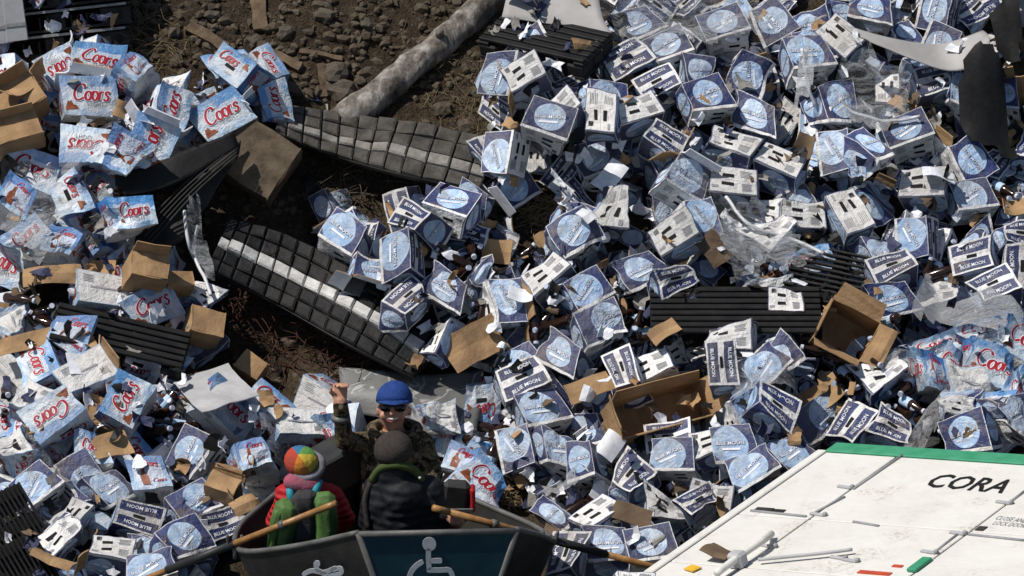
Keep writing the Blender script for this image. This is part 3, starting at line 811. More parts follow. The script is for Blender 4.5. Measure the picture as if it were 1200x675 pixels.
# stack seen end-on at the upper left corner
LAND.append(('the stacked pallets', 70, 30))
M['lip'] = simple('scuffed_pale_lip', (.30, .30, .30), (.16, .16, .16), 30, .5, .4)
def pallet_stack():
    ax = Vector((1, .05, .10)).normalized(); upv = Vector((-.06, .25, .97)); upv = (upv-ax*upv.dot(ax)).normalized(); dep = upv.cross(ax)
    R = Matrix((ax, dep, upv)).transposed()
    base = hit(66, 66, None, .03)+dep*.25+upv*.07
    for k in range(4):
        p = base+upv*(.145*k)+ax*(.02*k)
        o = parts_root('plastic_pallet', p, R, ['lowest pallet of the black stack in the upper left corner', 'second pallet from below in the black upper left stack',
             'third pallet from below in the black upper left stack', 'topmost pallet of the black stack in the upper left corner'][k], 'pallet', 'black plastic pallets')
        W, D, hh = .92, .5, .14
        me = box_mesh((0, 0, hh/2-.012), (W, D, .02), bev=.004); child('deck', me, o, M['black_dusty'])
        child('lip', box_mesh((0, -D/2-.004, hh/2-.012), (W*.94, .008, .014)), o, M['lip'])
        for x in (-W/2+.1, .0, W/2-.1):
            bk_ = child('block', box_mesh((x, 0, -.011), (.18 if x else .12, D-.01, hh-.026), bev=.01), o, M['black_dusty'])
            for q in (-.03, .03):
                child('slot', box_mesh((x+q, -D/2-.001, -.01), (.018, .012, .05)), bk_, M['black'])
        for q in range(9):
            child('rib', box_mesh((-W/2+.08+q*(W-.16)/8, -D/2+.03, -.02), (.012, .02, hh-.05)), o, M['black'])
        child('bottom_rail', box_mesh((0, -D/2+.02, -hh/2+.012), (W, .03, .018), bev=.003), o, M['black_dusty'])
        stamp(p, R, (W/2, D/2, hh/2))
    for i, (px, py, w) in enumerate(((2, 22, .10), (17, 19, .125))):
        p = at_y(px, py, base.y-.33)
        o = parts_root('grey_board_sheet', p, R, ['pale grey board cut by the left edge, in front of the pallets', 'pale grey board leaning against the stacked black pallets'][i], 'board')
        child('sheet', jit(box_mesh((0, 0, 0), (w, .02, .30), bev=.003), .006), o, M['slipA'])
        child('tape_strip', box_mesh((0, -.0125, -.05), (w*.96, .002, .02)), o, M['lip'])
M['slipA'] = simple('pale_grey_slip_sheet', (.40, .40, .41), (.30, .30, .30), 5, .55, .3, .1)
M['slipB'] = simple('warm_grey_slip_sheet', (.36, .35, .34), (.27, .26, .25), 4, .6, .25, .1)
pallet_stack()
LATE = [
    (386, lambda: make_pallet(862, 372, .98, .42, .13, (c_*.45+Vector((0, .1, .9))), 0, 'black plastic pallet lying flat among blue cartons right of centre', 8, perc=70, land=('the flat black pallet', 862, 372))),
    (418, lambda: make_pallet(140, 400, .78, .30, .12, (c_*.5+Vector((.2, 0, .9))), -13, 'black pallet wedged between red script cartons and grey sheet', 6, perc=70, land=('the wedged black pallet', 140, 400))),
    (52, lambda: make_pallet(640, 48, .72, .36, .14, (c_*.2+Vector((-.1, 0, 1))), -14, 'black pallet under the grey sheet at the top', 6, perc=55, land=('the pallet under grey sheet', 640, 50))),
    (640, lambda: make_pallet(14, 625, .46, .34, .16, (c_*.7+Vector((.35, 0, .5))), -58, 'black slatted crate in the lower left corner, upper one', 12, True, perc=85, group='black slatted crates', land=('the corner crates', 20, 620))),
    (690, lambda: make_pallet(30, 683, .46, .34, .16, (c_*.7+Vector((.35, 0, .5))), -58, 'black slatted crate in the lower left corner, lower one', 12, True, perc=85, group='black slatted crates')),
    (345, lambda: make_pallet(978, 330, .55, .40, .10, (c_*.6+Vector((-.1, 0, .7))), -12, 'black grid pallet half buried beside the open brown box', 11, True, perc=60, land=('the grid pallet', 975, 330))),
]

# ---- curved sheets
def make_sheet(name, label, cat_, rows, mat, thick=.012, per=5, A=None, group=None, wr=.0, parts=None, on=False):
    P = [[hit(x, y, A if A is not None else T, h) for x, y, h in r] for r in rows]
    L = [cat(r, per) for r in P]
    L2 = []
    cols = [cat([L[i][k] for i in range(len(L))], per) for k in range(len(L[0]))]
    nu = len(cols); nv = len(cols[0]); org = P[0][0].copy()
    vs = [p-org+noise.noise_vector(p*5)*wr for c in cols for p in c]
    fs = [(i*nv+j, (i+1)*nv+j, (i+1)*nv+j+1, i*nv+j+1) for i in range(nu-1) for j in range(nv-1)]
    me = mesh_from(vs, fs, smooth=True)
    if sum(p.normal.z for p in me.polygons) < 0: me.flip_normals()
    o = link(name, me, None, mat); o.location = org
    md = o.modifiers.new('thickness', 'SOLIDIFY'); md.thickness = thick; md.offset = 0
    tag(o, label, cat_, group)
    for c in cols:
        for p in c: stamp(p, Matrix.Identity(3), (.035, .035, .01))
    return o
make_sheet('grey_slip_sheet', 'flat light grey sheet lying over the pallet at the top', 'sheet',
           [[(596, -14, .46), (650, -16, .46), (700, -14, .46)], [(590, 12, .50), (650, 16, .50), (706, 20, .50)], [(588, 20, .50), (655, 30, .50), (718, 40, .50)]], M['slipB'], .006)
LAND.append(('the grey sheet up top', 650, 12))
def late_panels():
    make_sheet('bent_black_panel', 'glossy black panel curling up at its left end, left of the dirty box', 'panel',
               [[(135, 205, .60), (180, 192, .58), (228, 172, .60), (272, 156, .58)], [(136, 228, .66), (185, 222, .60), (232, 202, .56), (279, 172, .54)]], M['black'], .016, wr=.01)
    make_sheet('ribbed_black_panel', 'dusty black ribbed panel below the curled black panel', 'panel',
               [[(160, 262, .34), (205, 232, .38), (245, 196, .42), (280, 166, .44)], [(158, 298, .40), (205, 288, .40), (238, 250, .38), (276, 186, .40)]], M['black_dusty'], .014, wr=.02)
    LAND.append(('the curled black panel', 205, 205))
    make_sheet('dark_track_edge', 'thin grey mat edge showing beside the bare earth, upper left', 'mat',
               [[(150, 96, .08), (190, 104, .1), (240, 122, .12)], [(150, 104, .14), (190, 114, .16), (240, 134, .18)]], M['mat_dusty'], .03, wr=.015)
    # ribs of the ribbed panel are built as thin bars on it
    def rib_bars():
        for k in range(5):
            f = k/4
            a = hit(166+8*f, 266+22*f, None, .50); b = hit(276+2*f, 168+14*f, None, .54)
            m_ = (a+b)/2+Vector((0, -.02, .04))
            o = link('plastic_strap', tube_mesh(cat([a, m_, b], 5), .006, 6), None, M['black_dusty'])
            tag(o, ['uppermost', 'second', 'middle', 'fourth', 'lowest'][k]+' of five thin straps stretched along the ribbed black panel', 'strap', 'straps over the ribbed panel')
    rib_bars()

# ---- trailer wall lying on the bank
def make_trailer():
    q0 = Vector(at_z(970, 528, .02)); gx = .2
    def basis(gy):
        n = Vector((-gx, -gy, 1)).normalized()
        return n, at_plane(1200, 543, q0, n)-q0, at_plane(770, 668, q0, n)-q0
    lo, hi = -.25, .35
    for _ in range(40):
        mid = (lo+hi)/2; n, a, b = basis(mid)
        if a.dot(b) > 0: hi_ = True
        else: hi_ = False
        n1, a1, b1 = basis(hi)
        if (a1.dot(b1) > 0) == hi_: hi = mid
        else: lo = mid
    n, a, b = basis((lo+hi)/2)
    A_ = a.normalized(); B_ = (b-A_*b.dot(A_)).normalized(); N_ = A_.cross(B_)
    if N_.z < 0: N_ = -N_
    R = Matrix((A_, B_, N_)).transposed()
    root = parts_root('trailer_body', q0, R, 'white trailer wall lying flat with black lettering and a green edge', 'trailer')
    Ri = R.transposed()
    def loc(px, py, up=0.0): return Ri @ (at_plane(px, py, q0, n)-q0)+Vector((0, 0, up))
    LA = a.length*2.6; LB = b.length*1.5
    y_top = loc(1060, 531).y; ya = loc(1060, 531); yb = loc(1000, 577)
    sgn = 1 if loc(770, 668).y > 0 else -1
    s1 = loc(1058, 532).x; s1b = loc(900, 640).x
    s2 = loc(1200, 577).x; s2b = loc(1095, 652).x
    cuts = [0, (s1+s1b)/2, (s2+s2b)/2, (s2+s2b)/2+(s2+s2b-s1-s1b)/2, LA]
    r1 = abs(loc(880, 600).y+loc(1190, 630).y)/2
    rows = [0.02, r1, LB*.62, LB]
    white = M['trailer_white']; 
    for i in range(4):
        for j in range(3):
            x0, x1 = cuts[i]+.006, cuts[i+1]-.006; y0, y1 = rows[j]+.004, rows[j+1]-.004
            child('wall_panel', box_mesh(((x0+x1)/2, sgn*(y0+y1)/2, -.012), (x1-x0, y1-y0, .024), bev=.004), root, white)
    child('frame', box_mesh((LA/2, sgn*LB/2, -.25), (LA, LB, .45)), root, M['black_dusty'])
    child('green_edge', box_mesh((LA/2, -sgn*.045, -.02), (LA+.02, .12, .055), bev=.006), root, M['green'])
    child('side_rail', box_mesh((-.035, sgn*LB/2, -.02), (.06, LB, .05), bev=.006), root, white)
    child('side_rail', box_mesh((-.10, sgn*LB/2, -.07), (.06, LB, .05), bev=.006), root, white)
    child('side_rail', box_mesh((-.155, sgn*LB/2, -.11), (.05, LB, .05), bev=.006), root, M['slipA'])
    # hinge pins and latches
    for (px, py) in ((958, 604), (990, 572), (1176, 590), (1122, 626), (1088, 648), (982, 655), (996, 658), (900, 641)):
        p = loc(px, py, .006)
        lt = child('latch', box_mesh(p, (.10, .022, .014), Matrix.Rotation(rad(8), 3, 'Z'), .003), root, M['slipA'])
        child('bolt', box_mesh(p+Vector((.05, 0, .006)), (.025, .025, .02), None, .005), lt, M['grey_ink'])
    for (px, py, w) in ((895, 598, .11), (912, 600, .07), (1150, 620, .05)):
        child('label_plate', box_mesh(loc(px, py, .003), (w, .05, .006)), root, M['black_dusty'])
    # seams with a dark joint strip
    for (xa, ya_, xb, yb_) in ((1058, 534, 1000, 574), (990, 583, 950, 604), (1200, 577, 1180, 592), (1122, 627, 1096, 647), (880, 599, 945, 606), (1000, 612, 1030, 617), (1135, 627, 1200, 634)):
        p, q = loc(xa, ya_, .003), loc(xb, yb_, .003)
        child('joint_strip', tube_mesh([p, q], .008, 6), root, M['grey_ink'])
    # locking rod at the lower left
    child('locking_rod', tube_mesh(cat([loc(1000, 650, .03), loc(960, 655, .03), loc(890, 662, .03)], 4), .010, 8), root, M['slipA'])
    child('locking_rod', tube_mesh(cat([loc(905, 632, .03), loc(896, 648, .07), loc(872, 662, .06), loc(842, 682, .05)], 5), [.02]*15+[.022], 10), root, white)
    child('rod_clamp', box_mesh(loc(866, 664, .04), (.09, .08, .09), None, .015), root, M['slipA'])
    child('red_tag', box_mesh(loc(1025, 672, .003), (.20, .035, .006)), root, M['redpaint'])
    child('red_tag', box_mesh(loc(1052, 664, .003), (.06, .025, .006)), root, M['redpaint'])
    child('green_bracket', box_mesh(loc(1078, 664, .012), (.06, .16, .02), None, .004), root, M['green'])
    child('yellow_tag', box_mesh(loc(812, 668, .010), (.08, .06, .006), Matrix.Rotation(.3, 3, 'Z')), root, M['yellow'])
    # lettering
    def lettering(txt, pxl, pyl, pxr, pyr, hpx, m_, off=.015, name='lettering'):
        gv, gf = text_geo(txt, off); p = loc(pxl, pyl); q = loc(pxr, pyr); w = (q-p).length; dx = (q-p)/w
        hs = hpx/abs(to_px(q0+B_*sgn)[1]-to_px(q0)[1])
        hh = max(v[1] for v in gv)-min(v[1] for v in gv)
        up = Vector((0, -sgn, 0)); c = (p+q)/2
        V = [c+dx*(x*w)+up*(y/hh*hs)+Vector((0, 0, .0035)) for x, y in gv]
        child(name, mesh_from(V, gf), root, m_)
    lettering('CORA', 1091, 563, 1184, 571, 15, M['black_ink'])
    lettering('CLOSE AND', 1168, 607, 1204, 611, 4, M['grey_ink'], 0, 'small_lettering'); lettering('LOCK DOORS', 1165, 613, 1204, 617, 4, M['grey_ink'], 0, 'small_lettering')
    stamp(q0+R @ Vector((LA/2, sgn*LB/2, -.25)), R, (LA/2, LB/2, .26))
    LAND.append(('the green trailer edge', 1100, 530)); LAND.append(('the white trailer wall', 900, 600))
    return root, n, q0
def mat_trailer():
    m = NT('dirty_white_paint'); P = m.tc.outputs['Object']
    c = m.mix(m.ramp(m.noise(2.2, P, 6, .6), [(.4, 0.0), (.75, .6)]), (.63, .62, .58), (.52, .50, .45))
    gr = m.math('MULTIPLY', m.ramp(m.noise(3.2, P, 5), [(.52, 0.0), (.66, 1.0)]), m.ramp(m.noise(38, P, 6, .75), [(.46, 0.0), (.62, 1.0)]))
    c = m.mix(m.math('MULTIPLY', gr, .75), c, (.27, .21, .15))
    mp = m.n('ShaderNodeMapping'); mp.inputs['Scale'].default_value = (.5, 9, 1); mp.inputs['Rotation'].default_value = (0, 0, .35); m.put(mp.inputs[0], P)
    c = m.mix(m.math('MULTIPLY', m.ramp(m.noise(4.5, mp.outputs[0], 6, .7), [(.66, 0.0), (.70, 1.0)]), .5), c, (.36, .34, .31))
    m.bump(m.math('ADD', m.noise(2.5, P, 3), m.math('MULTIPLY', m.noise(9, P, 3), .2)), .35, .06)
    return m.fin(c, .5, .3)
M['trailer_white'] = mat_trailer()
M['green'] = simple('green_paint', (.03, .22, .11), (.06, .28, .16), 12, .6, .25)
M['redpaint'] = simple('red_paint', (.5, .07, .03), None, 12, .5, .3)
M['yellow'] = simple('yellow_tape', (.72, .42, .03), None, 12, .5, .3)
TR, TRN, TRQ = make_trailer()
# ------------------------------------------------------------------ kraft boxes, flats
def make_kraft(px, py, W, D, Hh, face, roll, ax, ay, label, flaps=(.7, .7, .7, .7), mat='kraft', perc=75, seed=0, sc=1.0):
    """open topped brown box, +Z open: four walls, floor, flaps"""
    rg = random.Random(seed); R = orient(face, roll, face_dir(px, py, ax, ay))
    p = drop(px, py, R, (W/2, D/2, Hh/2), perc)
    root = parts_root('cardboard_box', p, R, label, 'box')
    th = .006; mt = M[mat]
    def panel(nm, c, s, seed_):
        bm = bmesh.new(); bm_box(bm, c, s); bmesh.ops.subdivide_edges(bm, edges=bm.edges, cuts=3, use_grid_fill=True)
        for v in bm.verts: v.co += noise.noise_vector(v.co*7+Vector((seed_, seed, 0)))*.012
        return child(nm, bm_mesh(bm), root, mt)
    panel('side_panel', (-W/2, 0, 0), (th, D, Hh), 1); panel('side_panel', (W/2, 0, 0), (th, D, Hh), 2)
    panel('side_panel', (0, -D/2, 0), (W, th, Hh), 3); panel('side_panel', (0, D/2, 0), (W, th, Hh), 4)
    panel('bottom_panel', (0, 0, -Hh/2), (W, D, th), 5)
    for k, (dx, dy, ln, fl) in enumerate(((-1, 0, D, W), (1, 0, D, W), (0, -1, W, D), (0, 1, W, D))):
        if flaps[k] is None: continue
        a = flaps[k]; f = fl*.42; o3 = Vector((dx*W/2, dy*D/2, Hh/2)); out = Vector((dx*math.cos(a), dy*math.cos(a), math.sin(a)))
        sd = Vector((-dy, dx, 0)); nn = out.cross(sd)*.003
        V = []; cols = 4
        for i in range(cols+1):
            t = i/cols
            for w in (-1, 0, 1):
                b = o3+out*(f*t)+sd*(w*ln*.49*(1-.06*t))+Vector((0, 0, rg.uniform(-.012, .012)*t))
                V += [b+nn, b-nn]
        F = []
        for i in range(cols):
            for w in (0, 1):
                q = (i*3+w)*2; r = ((i+1)*3+w)*2
                F += [(q, r, r+2, q+2), (q+1, q+3, r+3, r+1)]
            q = i*6; r = (i+1)*6
            F += [(q, q+1, r+1, r), (q+4, r+4, r+5, q+5)]
        q = cols*6; F += [(q, q+1, q+3, q+2), (q+2, q+3, q+5, q+4)]
        child('flap', mesh_from(V, F), root, mt)
    return root
def make_flat(px, py, W, D, roll, ax, ay, mat, label, name='cardboard_flat', cat_='cardboard', bend=.05, seed=0, perc=88, ragged=.12, folds=True, group=None, w=.4, th=.005):
    R = orient('S', roll, face_dir(px, py, ax, ay, w)); p = drop(px, py, R, (W/2, D/2, .02), perc)
    n = 8; vs = []; fs = []; rg = random.Random(seed); ph = rg.uniform(0, 6)
    for j in range(n+1):
        for i in range(n+1):
            x = (i/n-.5)*W; y = (j/n-.5)*D
            e = noise.noise(Vector((x*9+seed, y*9, 2)))*ragged
            k = 1+e*(1 if (i in (0, n) or j in (0, n)) else 0)
            z = bend*(math.cos(x/W*3+ph)-.5)*.6+.5*bend*abs(y/D)*math.sin(ph*2)+noise.noise(Vector((x*7, y*7, seed)))*.018
            vs.append(Vector((x*k, y*k, z)))
    for j in range(n):
        for i in range(n):
            a = j*(n+1)+i; fs.append((a, a+1, a+n+2, a+n+1))
    o = link(name, mesh_from(vs, fs), None, M[mat] if isinstance(mat, str) else mat); o.matrix_world = Matrix.Translation(p) @ R.to_4x4()
    md = o.modifiers.new('thickness', 'SOLIDIFY'); md.thickness = th
    tag(o, label, cat_, group); return o

# the boat hull keeps the pile out of its place: stamp a temporary copy of the map
# ------------------------------------------------------------------ fill the slope with cartons
FILL = []
rg = random.Random(5)
tries = 0
while tries < 6000 and len(FILL) < 300:
    tries += 1
    x = rg.uniform(-25, 1225); y = rg.uniform(-25, 700)
    if any(inside(x, y, P) for P in EXCL): continue
    if any((x-a)**2+(y-b)**2 < 34**2 for a, b in FILL): continue
    FILL.append((x, y))
items = []
for x, y in FILL:
    k = 'C' if is_coors(x, y) else 'B'
    crush = (x > 1050 and y > 360) or rg.random() < .3
    near = min((x-h[1])**2+(y-h[2])**2 for h in HERO)
    vi = rg.choice([5, 6, 7]) if crush else rg.choice([0, 1, 2, 3, 4, 2, 3, 4, 5, 6, 8, 9, 10])
    face = rg.choices('FKSTEW', [24, 10, 22, 24, 10, 10])[0]
    items.append((k, x, y, face, rg.uniform(-180, 180), rg.uniform(-.7, .7), rg.uniform(-.35, .8), vi, rg.uniform(.82, 1.02), 1.0 if rg.random() < .68 else rg.uniform(.18, .5)))
items.sort(key=lambda t: t[2])
# crushed, torn cartons packed between the others, thickest at the lower right
def more(n, x0, x1, y0, y1, dmin):
    k = t = 0; pts = []
    while k < n and t < 4000:
        t += 1; x = rg.uniform(x0, x1); y = rg.uniform(y0, y1)
        if any(inside(x, y, P) for P in EXCL) or any((x-a)**2+(y-b)**2 < dmin**2 for a, b in pts): continue
        pts.append((x, y)); k += 1
        items.append(('C' if is_coors(x, y) else 'B', x, y, rg.choices('FKSTEW', [18, 8, 18, 36, 10, 10])[0], rg.uniform(-180, 180), rg.uniform(-.6, .6), rg.uniform(-.1, .8), rg.choice([2, 5, 6, 7, 9, 10]), rg.uniform(.62, .9), rg.uniform(.25, 1.0)))
more(46, 860, 1200, 230, 520, 34); more(22, 600, 900, 400, 640, 36); more(16, 0, 260, 380, 660, 36)
items.sort(key=lambda t: t[2])
for it in items: carton(*it[:8], sc=it[8], perc=62, flat=it[9])
LATE.append((440, lambda: make_kraft(120, 488, .24, .16, .16, 'F', -20, .2, .2, 'brown box under a white lid among red script cartons', (None, .3, None, .6), seed=10)))
seq = [(h[2], lambda h=h: carton(*h, perc=76)) for h in HERO]+LATE
for _, f in sorted(seq, key=lambda t: t[0]): f()

# ------------------------------------------------------------------ brown cardboard on the pile
M['box_dirty'] = simple('muddy_cardboard', (.15, .115, .08), (.05, .038, .027), 8, .9, .1, .5, 18)
make_kraft(302, 190, .38, .28, .36, 'F', -32, -.25, .15, 'large dirty brown carton standing dark beside the curled black panel', (None, None, None, None), 'box_dirty', perc=55, seed=3)
make_kraft(770, 483, .58, .22, .16, 'S', 14, .05, .25, 'long open brown tray tipped among navy cartons below the flat pallet', (1.2, 1.2, 1.3, 1.2), seed=1)
make_kraft(988, 392, .30, .26, .24, 'S', -28, .2, .0, 'open brown box with one tall flap, beside the half buried grid pallet', (1.5, .4, 1.0, .3), seed=2)
make_kraft(238, 384, .20, .18, .16, 'F', -15, .15, .4, 'small closed brown box right of the wedged black pallet', (None, None, None, None), seed=4)
make_kraft(170, 320, .22, .20, .16, 'F', -10, .1, .4, 'small crumpled brown box above the white topped carton', (None, None, .2, None), seed=5)
make_kraft(208, 333, .16, .12, .1, 'F', 0, .0, .3, 'tiny brown box beside the small crumpled brown box', (None, None, None, None), seed=6)
make_kraft(293, 432, .16, .14, .12, 'F', -35, .1, .3, 'small brown box beside the light grey slip sheet', (None, None, None, None), seed=7)
make_kraft(20, 122, .30, .22, .2, 'F', 30, .0, .3, 'brown box torn open at the left edge under the pallets', (None, .4, .4, None), seed=8)
make_kraft(20, 158, .28, .2, .16, 'F', 18, .0, .3, 'brown box at the left edge, below another torn one', (.4, None, .2, None), seed=9)
make_kraft(262, 575, .18, .14, .12, 'F', -20, .2, .4, 'small brown box left of the green backpack', (None, None, .4, None), seed=11)
flats = [(556, 402, .36, .22, 28, 'kraft', 'flat brown cardboard lying right of the lower block mat'), (60, 322, .34, .12, 2, 'kraft', 'brown cardboard strip lying left of the white topped carton'),
 (28, 400, .34, .10, 18, 'kraft', 'brown cardboard strip at the left edge above red script cartons'), (130, 520, .22, .16, 20, 'kraft', 'torn brown cardboard below the red script cartons at left'),
 (962, 462, .24, .16, 30, 'kraft', 'orange brown cardboard square below the open brown box'), (692, 447, .26, .12, 18, 'kraft', 'brown cardboard strip right of the camouflage man, among cartons'),
 (690, 50, .2, .07, 5, 'kraft', 'short brown strip on the top pallet'), (1058, 122, .2, .08, -20, 'kraft', 'brown cardboard strip below the pale curved plate'),
 (962, 26, .1, .16, 8, 'kraft', 'small brown piece between cartons near the top right'), (1190, 240, .14, .1, 0, 'kraft', 'brown piece at the right edge'),
 (940, 175, .1, .22, -15, 'kraft_dark', 'dark brown strip left of the tall navy carton'), (655, 612, .16, .18, 70, 'kraft_dark', 'dark wet cardboard right of the boat stern'),
 (740, 600, .22, .12, -10, 'kraft_dark', 'dark brown cardboard in the hollow left of the trailer'), (62, 655, .12, .24, 60, 'kraft', 'brown torn strip beside the corner crates'),
 (1185, 140, .22, .14, 30, 'kraft', 'brown flap at the right edge beside the dark hollow'), (580, 292, .16, .14, -5, 'kraft', 'brown piece with white corner above centre'),
 (20, 100, .2, .1, 20, 'kraft', 'brown scrap below the stacked pallets'), (148, 130, .14, .1, -20, 'kraft', 'brown scrap between red script cartons upper left'),
 (118, 300, .18, .1, -10, 'kraft', 'brown scrap above the small crumpled box'), (838, 300, .14, .2, 35, 'kraft_dark', 'dark brown flap in the middle right pile'), (778, 388, .18, .10, 40, 'kraft', 'brown edge sticking up left of the flat pallet'),
 (288, 590, .16, .1, 20, 'kraft', 'brown strip left of the boat'), (620, 640, .18, .12, 10, 'kraft', 'brown wet scrap right of the stern')]
for k, (x, y, W, D, r, m_, lb) in enumerate(flats):
    make_flat(x, y, W, D, r, RNG.uniform(-.2, .2), RNG.uniform(.0, .4), m_, lb, seed=k+1, group='brown cardboard pieces')
make_flat(252, 452, .62, .34, -38, .0, .5, 'slipA', 'large flat light grey slip sheet left of the camouflage man', 'slip_sheet', 'sheet', .03, 40, 97, .05, w=.3)
LAND.append(('the light grey slip sheet', 250, 450))
LAND.append(('the brown tray', 770, 483)); LAND.append(('the open brown box', 988, 392)); LAND.append(('the dirty brown carton', 300, 190)); LAND.append(('the flat brown cardboard', 556, 402))
for k, (x, y, W, D, r, lb) in enumerate([(100, 424, .2, .14, 8, 'white carton flap standing open among red script cartons'), (715, 205, .22, .12, 50, 'plain white flap above the dark hollow at centre top'),
    (690, 250, .12, .1, 10, 'small white flap near the bare patch'), (610, 340, .14, .1, 0, 'square white flap above the bottle hollow'), (910, 560, .3, .06, 30, 'white strip lying against the trailer edge'),
    (1060, 530, .3, .1, 22, 'dusty white board lying over the green trailer edge'), (715, 522, .12, .16, -30, 'white flap folded over a navy carton'), (1100, 205, .2, .08, -8, 'white strip in the right hand pile')]):
    make_flat(x, y, W, D, r, 0, .3, 'white_ink', lb, 'white_flap', 'cardboard', .04, 60+k, 88, .06, group='loose white flaps')
late_panels()
# pale curved plate, upper right
make_sheet('curved_plate', 'pale grey curved plate with a turned up right end', 'plate',
   [[(985, 28, .62), (1040, 44, .60), (1100, 52, .60), (1152, 36, .66)], [(1000, 40, .66), (1048, 57, .63), (1108, 66, .62), (1160, 46, .76)], [(1014, 46, .66), (1060, 66, .63), (1112, 83, .60), (1154, 76, .66)]],
   M['slipB'], .008)
LAND.append(('the curved plate', 1090, 60))
# grey panel at the right upper corner
make_sheet('grey_slip_sheet', 'grey sheet cut off by the upper right corner', 'sheet', [[(1178, -10, .1), (1215, -10, .1)], [(1190, 30, .1), (1215, 34, .1)]], M['slipB'], .01, A=H)
def mat_cloudy():
    m = NT('scuffed_grey_plastic'); P = m.tc.outputs['Object']
    c = m.ramp(m.noise(3, P, 6), [(.3, (.075, .075, .072)), (.7, (.15, .15, .145))])
    cr = m.ramp(m.math('ABSOLUTE', m.math('SUBTRACT', m.noise(4.5, P, 3, .5, .5), .5)), [(.0, 1.0), (.022, 0.0)])
    sp = m.ramp(m.noise(11, P, 3), [(.66, 0.0), (.72, 1.0)])
    c = m.mix(m.math('MULTIPLY', m.math('MAXIMUM', cr, sp), .7), c, (.42, .42, .41))
    m.bump(m.noise(5, P, 4), .4, .03); return m.fin(c, .5, .35)
# cloudy sheet behind the camouflage man
make_sheet('cloudy_plastic_sheet', 'grey cloudy plastic sheet standing behind the camouflage man', 'plastic sheet',
   [[(396, 430, .12), (450, 434, .16), (510, 440, .14), (566, 434, .12)], [(398, 455, .2), (450, 462, .22), (510, 470, .22), (563, 470, .2)], [(400, 484, .16), (450, 490, .18), (510, 508, .18), (560, 508, .16)]], mat_cloudy(), .008, wr=.03)
LAND.append(('the cloudy plastic sheet', 490, 465))
